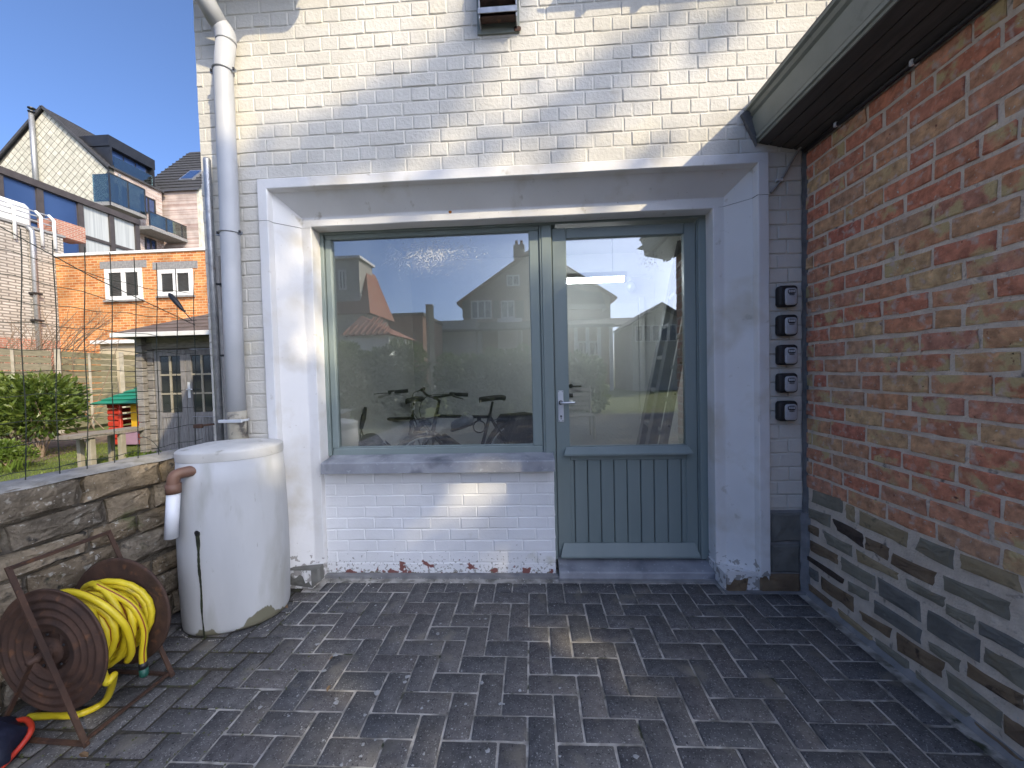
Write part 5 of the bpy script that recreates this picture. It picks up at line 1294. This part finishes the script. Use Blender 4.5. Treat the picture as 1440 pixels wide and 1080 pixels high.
# fluorescent tube
LY = 1.5
t0, t1 = at(752, 399, Y=LY), at(877, 393, Y=LY)
lamp = thing('tube_lamp', 'lit white fluorescent tube lamp hanging in the room behind the door glass', 'lamp', ((t0.x+t1.x)/2, LY, t0.z))
zl = (t0.z+t1.z)/2
bx('batten', t0.x-.03, t1.x+.03, LY-.03, LY+.03, zl+.03, zl+.075, m_idoor, lamp, .004)
for x in (t0.x+.1, t1.x-.1): mo('chain', tube([(x, LY, zl+.07), (x, LY, IZ)], .003, 5), m_steel, lamp)
mo('tube', tube([(t0.x, LY, zl), (t1.x, LY, zl)], .016, 12), emit('lit_tube', (.95, .98, 1.0), 30), lamp, True)
for x in (t0.x-.012, t1.x+.012): bx('lamp_holder', x-.012, x+.012, LY-.02, LY+.02, zl-.02, zl+.032, m_idoor, lamp, .003)
# little camera on a bracket
c0 = at(887, 402, Y=IY-.12); sec = thing('wall_camera', 'small white camera on a bracket high on the inner wall', 'camera', (c0.x, IY, c0.z))
mo('bracket', tube([(c0.x+.26, IY-.002, c0.z+.11), (c0.x+.2, IY-.06, c0.z+.11), (c0.x, IY-.12, c0.z+.10), (c0.x, IY-.12, c0.z+.03)], .012, 8), m_idoor, sec, True)
mo('camera_head', lathe([(.0, -.07), (.035, -.06), (.05, -.02), (.05, .02), (.03, .045)], 14, Matrix.Translation((c0.x, IY-.12, c0.z))), m_plate, sec, True)

# ------------------------------------------------------------------ bicycles
m_bframe = M('black_bicycle_paint', [(.010, .010, .012), (.016, .016, .018)], .35, .2, vs=20)
m_tyre = M('black_tyre_rubber', [(.014, .014, .014), (.022, .022, .022)], .8, vs=20)
m_chrome = M('polished_metal', [(.60, .60, .60), (.70, .70, .70)], .22, 1, vs=9)
m_hel = M('silver_grey_shell', [(.22, .23, .26), (.30, .31, .34)], .35, vs=8)
def bike(name, label, loc, rz, grips=m_dark, barm=m_bframe, extras=True, steer=0., zoff=0):
    t = thing(name, label, 'bicycle', (0, 0, 0), 'bicycles in the room behind the window')
    wr_ = .345
    def circ(cx, cz, r_, n=40): return [(cx+r_*math.cos(6.2832*k/n), 0, cz+r_*math.sin(6.2832*k/n)) for k in range(n)]
    def wheel(cx, Mz=None):
        w_ = part('wheel', (cx, 0, wr_), t)
        def A(vf): return tr(vf, Mz) if Mz is not None else vf
        mo('tyre', A(tube(circ(cx, wr_, wr_-.018), .018, 8, True)), m_tyre, w_, True); mo('rim', A(tube(circ(cx, wr_, wr_-.045), .011, 6, True)), m_alu, w_, True)
        mo('hub', A(tube([(cx, -.05, wr_), (cx, .05, wr_)], .018, 8)), m_chrome, w_, True); sp_ = []
        for k in range(24):
            a = 6.2832*k/24; b = a+(.5 if k % 2 else -.5)
            sp_.append(tube([(cx+.016*math.cos(b), .03*(1 if k % 4 < 2 else -1), wr_+.016*math.sin(b)), (cx+(wr_-.05)*math.cos(a), 0, wr_+(wr_-.05)*math.sin(a))], .0011, 3))
        mo('spokes', A(join(*sp_)), m_chrome, w_)
        mud = [(cx+(wr_+.02)*math.cos(a), 0, wr_+(wr_+.02)*math.sin(a)) for a in [rad(20+k*9) for k in range(18)]]
        V, F = [], []
        for p in mud: V += [(p[0], -.026, p[2]-.006), (p[0], 0, p[2]+.004), (p[0], .026, p[2]-.006)]
        for i in range(17): F += [(3*i, 3*i+1, 3*i+4, 3*i+3), (3*i+1, 3*i+2, 3*i+5, 3*i+4)]
        mo('mudguard', A((V, F)), m_bframe, w_, True)
    RH, BB_, ST_, HT, HB, FH = Vector((-.53, 0, wr_)), Vector((-.08, 0, .29)), Vector((-.25, 0, .80)), Vector((.36, 0, .86)), Vector((.41, 0, .68)), Vector((.56, 0, wr_))
    Ms = Matrix.Translation(HT) @ Matrix.Rotation(steer, 4, (HT-HB).normalized()) @ Matrix.Translation(-HT)
    wheel(RH.x); wheel(FH.x, Ms)
    mo('frame', join(tube([BB_, ST_], .018, 10), tube([ST_+Vector((.012, 0, -.03)), HT+Vector((0, 0, -.03))], .017, 10), tube([BB_, HB], .021, 10), tube([HT, HB], .021, 10), tube([RH+Vector((0, .05, 0)), BB_+Vector((0, .03, 0))], .010, 6), tube([RH+Vector((0, -.05, 0)), BB_+Vector((0, -.03, 0))], .010, 6),
       tube([RH+Vector((0, .05, 0)), ST_+Vector((0, .015, -.03))], .009, 6), tube([RH+Vector((0, -.05, 0)), ST_+Vector((0, -.015, -.03))], .009, 6)), m_bframe, t, True)
    mo('fork', tr(join(tube([HB+Vector((0, .02, -.02)), Vector((.45, .055, .56)), FH+Vector((0, .055, 0))], .013, 8), tube([HB+Vector((0, -.02, -.02)), Vector((.45, -.055, .56)), FH+Vector((0, -.055, 0))], .013, 8), tube([HB+Vector((-.002, -.03, -.01)), HB+Vector((-.002, .03, -.01))], .018, 8)), Ms), m_bframe, t, True)
    mo('seat_post', tube([ST_, Vector((-.287, 0, .93))], .0135, 8), m_chrome if barm is m_chrome else m_bframe, t, True)
    sr = []
    for x, wd, z in ((-.43, .045, .965), (-.41, .078, .975), (-.35, .080, .978), (-.29, .055, .975), (-.22, .026, .972), (-.14, .018, .968), (-.12, .008, .962)):
        sr.append([(x, wd*math.cos(6.283*k/12), z+(.022 if math.sin(6.283*k/12) > 0 else .035)*math.sin(6.283*k/12)) for k in range(12)])
    mo('saddle', loft(sr), m_dark, t, True)
    mo('stem', tr(tube([HT, HT+Vector((-.03, 0, .12)), HT+Vector((.05, 0, .16))], .016, 8), Ms), barm, t, True)
    bc_ = HT+Vector((.05, 0, .16))
    hb = spline([bc_+Vector((-.13, -.30, .045)), bc_+Vector((-.06, -.23, .045)), bc_+Vector((.0, -.10, .015)), bc_, bc_+Vector((.0, .10, .015)), bc_+Vector((-.06, .23, .045)), bc_+Vector((-.13, .30, .045))], 4)
    mo('handlebar', tr(tube(hb, .012, 8), Ms), barm, t, True)
    for s in (-1, 1):
        g0_, g1_ = bc_+Vector((-.15, s*.32, .045)), bc_+Vector((-.07, s*.24, .045)); mo('grip', tr(tube([g0_, g1_], .018, 10), Ms), grips, t, True)
        mo('brake_lever', tr(tube(spline([g1_+Vector((.01, 0, 0)), g1_+Vector((.05, s*.01, -.01)), g0_+Vector((.07, s*.01, -.035))], 4), .006, 6), Ms), m_chrome if barm is m_chrome else m_bframe, t, True)
        mo('bell_housing', tr(tube([g1_+Vector((.005, 0, .004)), g1_+Vector((.045, -s*.04, .004))], .017, 8), Ms), m_bframe, t, True)
        mo('brake_cable', tr(tube(spline([g1_+Vector((.045, -s*.03, 0)), bc_+Vector((.16, s*.10, .03)), bc_+Vector((.20, s*.05, -.12)), HB+Vector((.05, s*.02, .02))], 6), .003, 5), Ms), m_dark, t, True)
    mo('front_lamp', tr(lathe([(.0, -.04), (.025, -.03), (.034, 0), (.034, .012), (.028, .014)], 14, Matrix.Translation(HB+Vector((.085, 0, -.0))) @ Vector((1, 0, 0)).to_track_quat('Z', 'Y').to_matrix().to_4x4()), Ms), m_chrome, t, True)
    mo('carrier', join(tube([(-.28, .06, .72), (-.85, .06, .74)], .006, 6), tube([(-.28, -.06, .72), (-.85, -.06, .74)], .006, 6), tube([(-.85, -.06, .74), (-.85, .06, .74)], .006, 6), *[tube([(-.4-.14*k, -.06, .73), (-.4-.14*k, .06, .73)], .005, 5) for k in range(3)],
       tube([(-.75, .06, .74), (-.53, .06, .36)], .006, 6), tube([(-.75, -.06, .74), (-.53, -.06, .36)], .006, 6)), m_bframe, t, True)
    mo('crank', join(lathe([(.09, -.004), (.09, .004)], 24, Matrix.Translation(BB_+Vector((0, .05, 0))) @ Matrix.Rotation(rad(90), 4, 'X')), tube([BB_+Vector((0, .07, 0)), BB_+Vector((.12, .07, -.12))], .009, 6), tube([BB_+Vector((0, -.07, 0)), BB_+Vector((-.12, -.07, .12))], .009, 6)), m_bframe, t, True)
    for s, q in ((1, (.12, -.12)), (-1, (-.12, .12))): mo('pedal', box(BB_.x+q[0]-.045, BB_.x+q[0]+.045, s*.12-.045, s*.12+.045, BB_.z+q[1]-.012, BB_.z+q[1]+.012, .004), m_dark, t)
    if extras:
        mo('pannier', box(-.84, -.42, -.19, .19, .45, .77, .05), m_dark, t, True)
        mo('battery', tube([BB_.lerp(HB, .25)+Vector((0, 0, .03)), BB_.lerp(HB, .78)+Vector((0, 0, .03))], .04, 10), m_dark, t, True)
    mo('kickstand', tube([(-.2, .04, .3), (-.26, .16, .0)], .008, 6), m_bframe, t, True)
    t.location = loc; t.rotation_euler = (0, 0, rz); return t
sd2 = at(690, 556, Y=1.95)
bike('bicycle', 'black city bicycle with panniers whose saddle stands behind the window', (sd2.x-.20, 1.72, .03), rad(180+38), steer=rad(18))
bk2 = at(548, 575, Y=1.25)
bike('bicycle', 'bicycle with bright curved handlebar turned towards the light in the corner of the room', (bk2.x-.05, 1.66, .03), rad(-90-12), barm=m_chrome, extras=False, steer=rad(-20))
# cable lock and helmet
lk = at(674, 600, Y=1.72); tag(mo('cable_lock', join(tube([(lk.x+.062*math.cos(6.283*k/20), lk.y+.006*math.sin(k), lk.z+.062*math.sin(6.283*k/20)) for k in range(20)], .008, 8, True), box(lk.x-.02, lk.x+.02, lk.y-.02, lk.y+.02, lk.z+.06, lk.z+.11, .005)), m_dark, None, True), 'black coiled cable lock hanging from the bicycle crossbar', 'lock')
hl = at(650, 594, Y=1.45); rings = []
for z, s in ((-.045, .55), (-.03, .9), (0, 1), (.03, .92), (.055, .62), (.066, .2)): rings.append([(hl.x+.115*s*math.cos(6.283*k/20), hl.y+.085*s*math.sin(6.283*k/20), hl.z+z+.03*math.cos(6.283*k/20)) for k in range(20)])
hm = thing('helmet', 'grey and black bicycle helmet hanging on the black bicycle', 'helmet', hl)
mo('shell', loft(rings), m_hel, hm, True); mo('trim', tube([(p[0]*1.0, p[1], p[2]-.012) for p in rings[1]], .014, 6, True), m_dark, hm, True)
# sack on the floor corner, hanging strap on the wall
b0 = at(478, 622, Y=.75); rings = []
for z, s in ((0, .10), (b0.z*.5, .11), (b0.z-.03, .095), (b0.z+.02, .06), (b0.z+.035, .03)): rings.append([(IX0+.115+s*math.cos(6.283*k/14)*(1+.1*math.sin(3*k+z*9)), .75+s*math.sin(6.283*k/14), .03+z) for k in range(14)])
tag(mo('black_bag', loft(rings), m_dark, None, True), 'black bag standing in the corner behind the lower edge of the window', 'bag')
h0, h1 = at(514, 573, X=IX0+.02), at(508, 603, X=IX0+.02)
tag(mo('wall_hook_tool', join(tube([h0, h0.lerp(h1, .5), h1], [.012, .022, .014], 8), tube([h1, h1+Vector((.0, .05, -.10))], .005, 5), tube([h1, h1+Vector((.0, -.04, -.11))], .005, 5)), m_dark, None), 'dark tool hanging on the sunlit inner side wall', 'tool')
m_lad = M('dull_aluminium', [(.20, .205, .21), (.28, .285, .29)], .5, .4, vs=12)
# aluminium ladder leaning in the room
lad = thing('ladder', 'aluminium ladder leaning against the inner wall behind the door glass', 'ladder', (.9, 1, .03))
def stile(a, b, wd):
    a, b = Vector(a), Vector(b); return bar(a, b, .028, wd)
A0, A1 = Vector((.66, .50, .035)), Vector((1.335, 1.05, 2.42)); dlt = Vector((.34, .38, 0))*.0+Vector((.06, .40, 0))
for k, (o_, nm) in enumerate(((Vector((0, 0, 0)), 'n'), (dlt, 'f'))): mo('stile', stile(A0+o_, A1+o_, .085), m_lad, lad)
for q in range(1, 9):
    p = A0.lerp(A1, q/9); mo('rung', bar(p+dlt*.04, p+dlt*.97, .034, .03), m_lad, lad)
o2 = Vector((.085, -.03, 0))
for o_ in (o2, dlt*.92+o2): mo('outer_stile', stile(A0+o_+Vector((0, 0, .0)), A0.lerp(A1, .90)+o_, .07), m_lad, lad)
for q in range(1, 9):
    p = A0.lerp(A1, q/9.6)+o2; mo('rung', bar(p+dlt*.04, p+dlt*.88, .03, .03), m_lad, lad)
for q in range(10):
    p = A0.lerp(A1, (q+.6)/10.5)+o2+Vector((-.0, -.043, 0)); mo('rivet', lathe([(.009, 0), (.009, .004)], 8, Matrix.Translation(p) @ Matrix.Rotation(rad(90), 4, 'X')), m_dark, lad)

# ------------------------------------------------------------------ what the glass reflects: the other side of the yard
m_rtile = M('red_pantile', [(.24, .085, .05), (.33, .12, .07)], .8, vs=4, bump=(.5, 12, .03))
m_hwall = M('grey_render', [(.34, .32, .28), (.44, .42, .37)], .9, vs=1.5)
m_hbrick = brickmat('brown_red_brick', (.24, .10, .065), (.30, .14, .09), (.30, .27, .22), .22, .075, .012, 'x')
m_shut = M('dark_shutter', [(.03, .035, .03), (.05, .055, .05)], .6)
HY = -30.0
def mwin(par, x0, y0, x1, y1, Y, mull=1, fr=.12):
    p, q = mir(x0, y0, Y), mir(x1, y1, Y); winpart(par, 'x', p.x, q.x, q.z, p.z, Y, m_whitew, fr, mull, .06, None, 1)
hb_ = thing('gabled_house', 'tall dark gabled brick house with shutters and a chimney across the yard', 'house', (0, HY-4, 0))
pe, pp_ = mir(643, 424, HY), mir(752, 350, HY); hx0, hx1 = pe.x+.5, 2*pp_.x-pe.x-.5; hez = pe.z
mo('wall', prism([(hx0, 0), (hx1, 0), (hx1, hez), (pp_.x, pp_.z-.2), (hx0, hez)], HY-9, HY, 'y'), m_hbrick, hb_)
rfh = part('roof', (pp_.x, HY-4, hez), hb_)
for a, b in (((pe.x, hez-.3), (pp_.x, pp_.z)), ((hx1+.5, hez-.3), (pp_.x, pp_.z))): mo('slope', prism([a, b, (b[0], b[1]+.18), (a[0], a[1]+.18)], HY-9.3, HY+.35, 'y'), m_rtile, rfh)
ch_ = mir(730, 348, HY-2); bx('chimney', ch_.x-.5, ch_.x+.5, HY-2.5, HY-1.5, ch_.z-3, ch_.z+.1, m_hbrick, rfh)
for dx in (-.22, .22): mo('chimney_pot', lathe([(.14, 0), (.12, .5)], 10, Matrix.Translation((ch_.x+dx, HY-2, ch_.z+.1))), m_rtile, rfh)
mwin(hb_, 712, 387, 731, 402, HY); mwin(hb_, 704, 423, 724, 447, HY); mwin(hb_, 662, 423, 692, 448, HY, 2)
for x0, x1 in ((693, 703), (725, 737), (650, 661)):
    p, q = mir(x0, 423, HY), mir(x1, 447, HY); bx('shutter', p.x, q.x, HY+.01, HY+.05, q.z, p.z, m_shut, hb_)
p, q = mir(700, 448, HY), mir(735, 480, HY); bx('bay_wall', p.x, q.x, HY+.01, HY+.4, 0, p.z-.05, m_whitew, hb_)
# long low porch of that house
pa, pb = mir(612, 466, HY+4), mir(722, 466, HY+4); pt_ = mir(665, 449, HY+2)
mo('porch_roof', prism([(HY, pt_.z), (HY+4.6, pa.z), (HY+4.6, pa.z-.15), (HY, pt_.z-.2)], pa.x, hx1+4.5, 'x'), m_tile, hb_)
for k in range(7): xx = pa.x+.4+(hx1+4-pa.x)*k/6; bx('porch_post', xx-.12, xx+.12, HY+4.1, HY+4.35, 0, pa.z-.15, m_hwall, hb_)
# second roof to its right
h2 = thing('mansard_house', 'brown brick house with a mansard roof and porch beside the gabled house', 'house', (5, HY+5, 0))
p, q = mir(800, 440, HY+5), mir(853, 434, HY+5); tz_ = mir(829, 410, HY+5).z; ez_ = mir(853, 434, HY+5).z; xr = mir(853, 434, HY+5).x; xl = mir(770, 434, HY+5).x
bx('wall', xl, xr-.3, HY-3, HY+5, 0, ez_, m_hbrick, h2); mo('roof', prism([(xl-.2, ez_), (xr, ez_), (xr-.4, tz_-.1), (xr-1.5, tz_), (xl+1, tz_+.6)], HY-3.2, HY+5.2, 'y'), m_tile, h2)
pr0, pr1 = mir(798, 441, HY+9), mir(864, 455, HY+9)
mo('porch_roof', prism([(HY+5, pr0.z+.1), (HY+9.2, pr1.z), (HY+9.2, pr1.z-.2), (HY+5, pr0.z-.15)], xl, pr1.x, 'x'), m_tile, h2)
for k in range(6): xx = xl+(pr1.x-xl-.3)*k/5; bx('porch_post', xx, xx+.2, HY+8.8, HY+9.0, 0, pr1.z-.15, m_whitew, h2)
mwin(h2, 812, 480, 845, 500, HY+5, 3)
# red mansard house on the other side
AYY = -15.0
h3 = thing('red_mansard_house', 'house with a red pantiled mansard roof and white dormer window across the yard', 'house', (-9, AYY-3, 0))
t3, b3 = mir(500, 372, AYY), mir(524, 441, AYY); xw = b3.x-.25
bx('wall', xw-8, xw, AYY-2.6, AYY, 0, b3.z, m_hwall, h3)
mo('roof', ([(xw-8, AYY+.3, b3.z), (b3.x, AYY+.3, b3.z), (b3.x, AYY-2.9, b3.z), (xw-8, AYY-2.9, b3.z), (xw-8, AYY-.9, t3.z), (t3.x+.1, AYY-.9, t3.z), (t3.x+.1, AYY-2, t3.z), (xw-8, AYY-2, t3.z)], [(0, 1, 5, 4), (1, 2, 6, 5), (2, 3, 7, 6), (4, 5, 6, 7)]), m_rtile, h3)
d0_, d1_ = mir(470, 368, AYY), mir(506, 418, AYY)
dm3 = part('dormer', (d1_.x-1, AYY, d1_.z), h3); bx('dormer_box', d1_.x-1.6, d1_.x, AYY-1.5, AYY-.02, d1_.z-.2, d0_.z+.1, m_hwall, dm3); bx('dormer_roof', d1_.x-1.75, d1_.x+.12, AYY-1.6, AYY+.12, d0_.z+.101, d0_.z+.22, m_whitew, dm3)
mwin(h3, 476, 380, 488, 408, AYY, 1, .08)
g1_, g2_, g3_ = mir(504, 442, AYY+2.2), mir(478, 466, AYY+3.5), mir(551, 470, AYY+3.5)
gr = thing('garage', 'small garage with a red hipped pantile roof in front of the red mansard house', 'garage', (g1_.x, AYY+2, 0))
bx('wall', g2_.x+.2, g3_.x-.2, AYY+.3, AYY+3.3, 0, g3_.z, m_whitew, gr)
mo('roof', ([(g2_.x, AYY+3.5, g3_.z), (g3_.x, AYY+3.5, g3_.z), (g3_.x, AYY+.2, g3_.z), (g2_.x, AYY+.2, g3_.z), (g1_.x, AYY+1.9, g1_.z)], [(0, 1, 4), (1, 2, 4), (2, 3, 4), (3, 0, 4), (3, 2, 1, 0)]), m_rtile, gr)
for q in range(9):
    f = (q+.5)/9; e = Vector((g2_.x+(g3_.x-g2_.x)*f, AYY+3.5, g3_.z+.02)); tpt = Vector((g1_.x, AYY+1.9, g1_.z)); lim = 1-abs(f-.45)/.6
    mo('tile_roll', tube([e, e+Vector((0, (tpt.y-e.y)*lim*.95, (tpt.z-e.z)*lim*.95))], .05, 5), m_rtile, gr)
# flat building, small gabled conservatory, lamp post, pole
f0_, f1_ = mir(529, 446, -20), mir(594, 449, -20)
fb = thing('flat_roofed_house', 'dark flat-roofed brick building between the red mansard house and the gabled house', 'building', ((f0_.x+f1_.x)/2, -23, 0)); bx('wall', f0_.x-3, f1_.x, -25, -20, 0, f0_.z, m_hbrick, fb); bx('roof_edge', f0_.x-3.1, f1_.x+.1, -25.1, -19.9, f0_.z+.002, f0_.z+.18, m_soff, fb)
f2_, f3_ = mir(596, 452, -26), mir(650, 455, -26)
fb2 = thing('pale_house', 'pale rendered flat-roofed house behind the wooden pole', 'building', ((f2_.x+f3_.x)/2, -29, 0)); bx('wall', f2_.x-2, f3_.x+1, -31, -26, 0, f2_.z, m_hwall, fb2); mwin(fb2, 599, 474, 607, 488, -26); mwin(fb2, 612, 474, 620, 490, -26)
c1_, c2_ = mir(928, 429, -20), mir(884, 457, -20); hwid = c1_.x-c2_.x
cs = thing('gabled_pavilion', 'small gabled pavilion with a glazed front across the lawn', 'pavilion', (c1_.x, -23, 0))
mo('wall', prism([(c2_.x+.2, 0), (c1_.x+hwid-.2, 0), (c1_.x+hwid-.2, c2_.z), (c1_.x, c1_.z-.12), (c2_.x+.2, c2_.z)], -25, -20, 'y'), m_hwall, cs)
for s in (-1, 1): mo('roof', prism([(c1_.x, c1_.z), (c1_.x+s*hwid, c2_.z-.05), (c1_.x+s*hwid, c2_.z+.05), (c1_.x, c1_.z+.12)], -25.3, -19.6, 'y'), m_tile, cs)
for k in range(6): a_ = c2_.x+.35+k*(2*hwid-.7)/6; winpart(cs, 'x', a_, a_+(2*hwid-.7)/6-.04, c2_.z-1.0, c2_.z-.05, -20, m_whitew, .05, 0, .04, None, 1)
l0_ = mir(527, 395, -25); lp_ = thing('street_lamp', 'tall slim street lamp beyond the flat-roofed building', 'street lamp', (l0_.x+.2, -25, 0)); mo('mast', tube([(l0_.x+.2, -25, 0), (l0_.x+.15, -25, l0_.z)], [.16, .11], 8), m_shut, lp_); bx('lamp_head', l0_.x-.55, l0_.x+.2, -25.12, -24.88, l0_.z, l0_.z+.12, m_steel, lp_, .03)
p0_ = mir(604, 430, -12); pole = thing('wooden_pole', 'square wooden pole standing behind the hedge', 'pole', (p0_.x, -12, 0)); mo('shaft', bar((p0_.x, -12, 0), (p0_.x, -12, p0_.z), .22, .22), m_wpost, pole); mo('cap', box(p0_.x-.13, p0_.x+.13, -12.13, -11.87, p0_.z, p0_.z+.04), m_steel, pole)
def hedge(name, label, x0, x1, yt, Y, n, mat=m_rhod, L=.13):
    a, b = mir(x0, yt, Y), mir(x1, yt, Y); root = thing(name, label, 'hedge', ((a.x+b.x)/2, Y, 0)); bl = []
    k = max(3, int((b.x-a.x)/.45))
    for i in range(k):
        f = (i+.5)/k; h = a.z*R.uniform(.85, 1.05)
        bl += [(Vector((a.x+(b.x-a.x)*f, Y+R.uniform(-.2, .2), h*.72)), .42, .45, h*.30), (Vector((a.x+(b.x-a.x)*f, Y+R.uniform(-.2, .2), h*.30)), .45, .5, h*.32)]
    mo('stems', join(*branches(((a.x+b.x)/2, Y, 0), [q[0] for q in bl[:12]], .03)), m_bark, root); mo('foliage', crown(bl, n, L, L*.3, .8), mat, root); return root
hedge('hedge', 'dense evergreen hedge along the yard in front of the garage', 478, 590, 484, -8.3, 9000); hedge('hedge', 'dark loose hedge in front of the gabled house', 618, 770, 488, -8.6, 9000); hedge('hedge', 'low shrub hedge at the lawn edge before the mansard house', 780, 842, 502, -9.2, 4000)
# slatted garden chair on the yard
k0 = mir(815, 572, -4.6); gc = thing('garden_chair', 'slatted grey wooden garden chair standing at the edge of the yard', 'chair', (k0.x, -4.6, 0))
for q in range(5): mo('seat_slat', box(k0.x-.25, k0.x+.25, -4.85+q*.1, -4.78+q*.1, .42, .44), m_wpost, gc); mo('back_slat', box(k0.x-.25, k0.x+.25, -4.92, -4.90, .50+q*.09, .56+q*.09), m_wpost, gc)
for x in (-.24, .24):
    mo('leg', bar((k0.x+x, -4.40, 0), (k0.x+x, -4.42, .42), .035, .035), m_wpost, gc); mo('leg', bar((k0.x+x, -4.84, 0), (k0.x+x, -4.93, .96), .035, .035), m_wpost, gc)

# ------------------------------------------------------------------ tall tree behind the annex that shades the yard
T = thing('tall_tree', 'tall broad tree behind the annex shading the yard and the door', 'tree', (9.0, -8.4, 0))
def lt(x, z, s): return Vector((x+SA*s, -s, z+SB*s))
def facp(px_, py_, Y=0.0):
    p = at(px_, py_, Y=Y) if Y is not None else at(px_, py_, Z=0.0); return (p.x+SA*p.y, p.z+SB*p.y)
holes = [(-.85, 1.70, .19), (-.55, 1.70, .22), (-.25, 1.72, .18)]                                           # gaps in the crown: (facade x, z, radius)
for px_, py_, Y, r_ in ((668, 690, .163, .15), (425, 335, .05, .14), (398, 470, .03, .11), (452, 470, .2, .09), (458, 555, .2, .10), (778, 372, .23, .12), (700, 292, .12, .14), (790, 290, .12, .12), (600, 294, .12, .12), (540, 300, .12, .10), (385, 655, -.2, .15), (330, 505, -.08, .07), (300, 700, -.42, .06)):
    x, z = facp(px_, py_, Y); holes.append((x, z, r_))
for px_, py_, r_ in ((775, 908, .24), (500, 1050, .24), (560, 1066, .2), (590, 1040, .16), (545, 868, .05), (115, 1040, .10), (330, 960, .06), (430, 930, .05), (180, 990, .05)):
    p = at(px_, py_, Z=0); holes.append((p.x+SA*p.y, SB*p.y, r_))
for u, z, r_ in ((.75, .62, .10), (.45, .75, .08), (1.15, .55, .12), (.95, .40, .08), (.3, .55, .06)):
    x, y, zz = gmap(u, z, 0); holes.append((x+SA*y, zz+SB*y, r_))
V, F = [], []; RT_ = random.Random(5); limbs = []
xx = -4.4
while xx < 1.9:
    zz = -2.5
    while zz < 2.5:
        x, z = xx+RT_.uniform(-.06, .06), zz+RT_.uniform(-.06, .06); zz += .15
        top_ = 2.02+.16*math.sin(x*3.1+.6)+.10*math.sin(x*7.3)+(.22 if x < -1.25 else 0)
        if z > top_: continue
        if x < -3.9-.0*z and z > 0: continue
        if z > .25 and x < -2.15: continue
        if any((x-h[0])**2+(z-h[1])**2 < (h[2]+.05)**2 for h in holes): continue
        if RT_.random() < .035: continue
        s = RT_.uniform(7.6, 9.0)
        if RT_.random() < .05: limbs.append(lt(x, z, s))
        for k in range(15 if x < -.75 else 9):
            p = lt(x+RT_.gauss(0, .07), z+RT_.gauss(0, .07), s+RT_.uniform(-.25, .25)); leaf(V, F, p, rv(RT_), rv(RT_), RT_.uniform(.14, .22), .055)
    xx += .15
streaks = [([(300, 262), (455, 208), (560, 165), (640, 95), (690, 20)], 46, 1.2), ([(480, 232), (570, 192), (650, 135)], 22, 1.0), ([(745, 175), (850, 112), (910, 52)], 24, 1.2), ([(915, 100), (865, 68)], 16, 1.0), ([(975, 85), (1035, 20)], 17, 1.0), ([(770, 228), (830, 178)], 17, .9),
           ([(330, 265), (360, 330), (372, 420)], 16, .5), ([(600, 245), (690, 205)], 17, .9), ([(890, 232), (940, 190)], 13, .8)]
for P, wpx, dens in streaks:
    Q = [facp(*p) for p in P]; wd = wpx*.95/246; s = RT_.uniform(7.8, 8.6)
    pts = spline([lt(q[0], q[1], s) for q in Q], 6); limbs.append(pts[0])
    mo('branch', tube(pts, [.05*(1-.7*i/len(pts)) for i in range(len(pts))], 6), m_bark, T)
    ln = sum((pts[i+1]-pts[i]).length for i in range(len(pts)-1))
    for k in range(int(ln*wd*dens*900)):
        f = RT_.random()*(len(pts)-1); i = int(f); p = pts[i].lerp(pts[min(i+1, len(pts)-1)], f-i)
        tp2 = .45+.55*math.sin(math.pi*min(1, f/(len(pts)-1)*.9+.1)); 
        leaf(V, F, p+Vector((RT_.gauss(0, wd*.42*tp2), RT_.gauss(0, .15), RT_.gauss(0, wd*.42*tp2))), rv(RT_), rv(RT_), RT_.uniform(.10, .17), .042)
mo('crown', (V, F), m_ever, T)
trunk = spline([(9.0, -8.4, 0), (8.9, -8.35, 3), (8.8, -8.3, 5.5), (8.5, -8.3, 7.5), (8.2, -8.3, 9.6)], 5)
mo('trunk', tube(trunk, [.34-.3*i/(len(trunk)-1) for i in range(len(trunk))], 12), m_bark, T, True)
mo('limbs', join(*[tube(spline([trunk[min(len(trunk)-2, max(6, int(4+14*RT_.random())))], Vector((8.6, -8.3, 7.0)).lerp(t, .6)+rv(RT_)*.3, t], 4), [.09*(1-.8*i/8) for i in range(9)], 5) for t in limbs[:46]]), m_bark, T)
print('leaves', len(F)//2)

# second tree, out of view, added to shade the yard mirrored in the glass
T2 = thing('tree', 'added round-headed tree out of view, shading the yard that the glass reflects', 'tree', (8.6, -12.6, 0))
bl = [(Vector((8.4+math.cos(a)*2.2, -12.5+math.sin(a)*2.1, 8.0+R.uniform(-1.2, 1.2))), 2.0, 2.0, 1.5) for a in [k*.9 for k in range(7)]]+[(Vector((8.4, -12.5, 8.6)), 2.4, 2.4, 2.0)]
mo('crown', crown(bl, 2000, .34, .10, .7), m_ever, T2); mo('trunk', tube([(8.6, -12.6, 0), (8.5, -12.6, 3.5), (8.4, -12.5, 7)], [.3, .24, .12], 10), m_bark, T2, True); mo('limbs', join(*branches((8.5, -12.6, 4), [q[0] for q in bl], .12)), m_bark, T2)
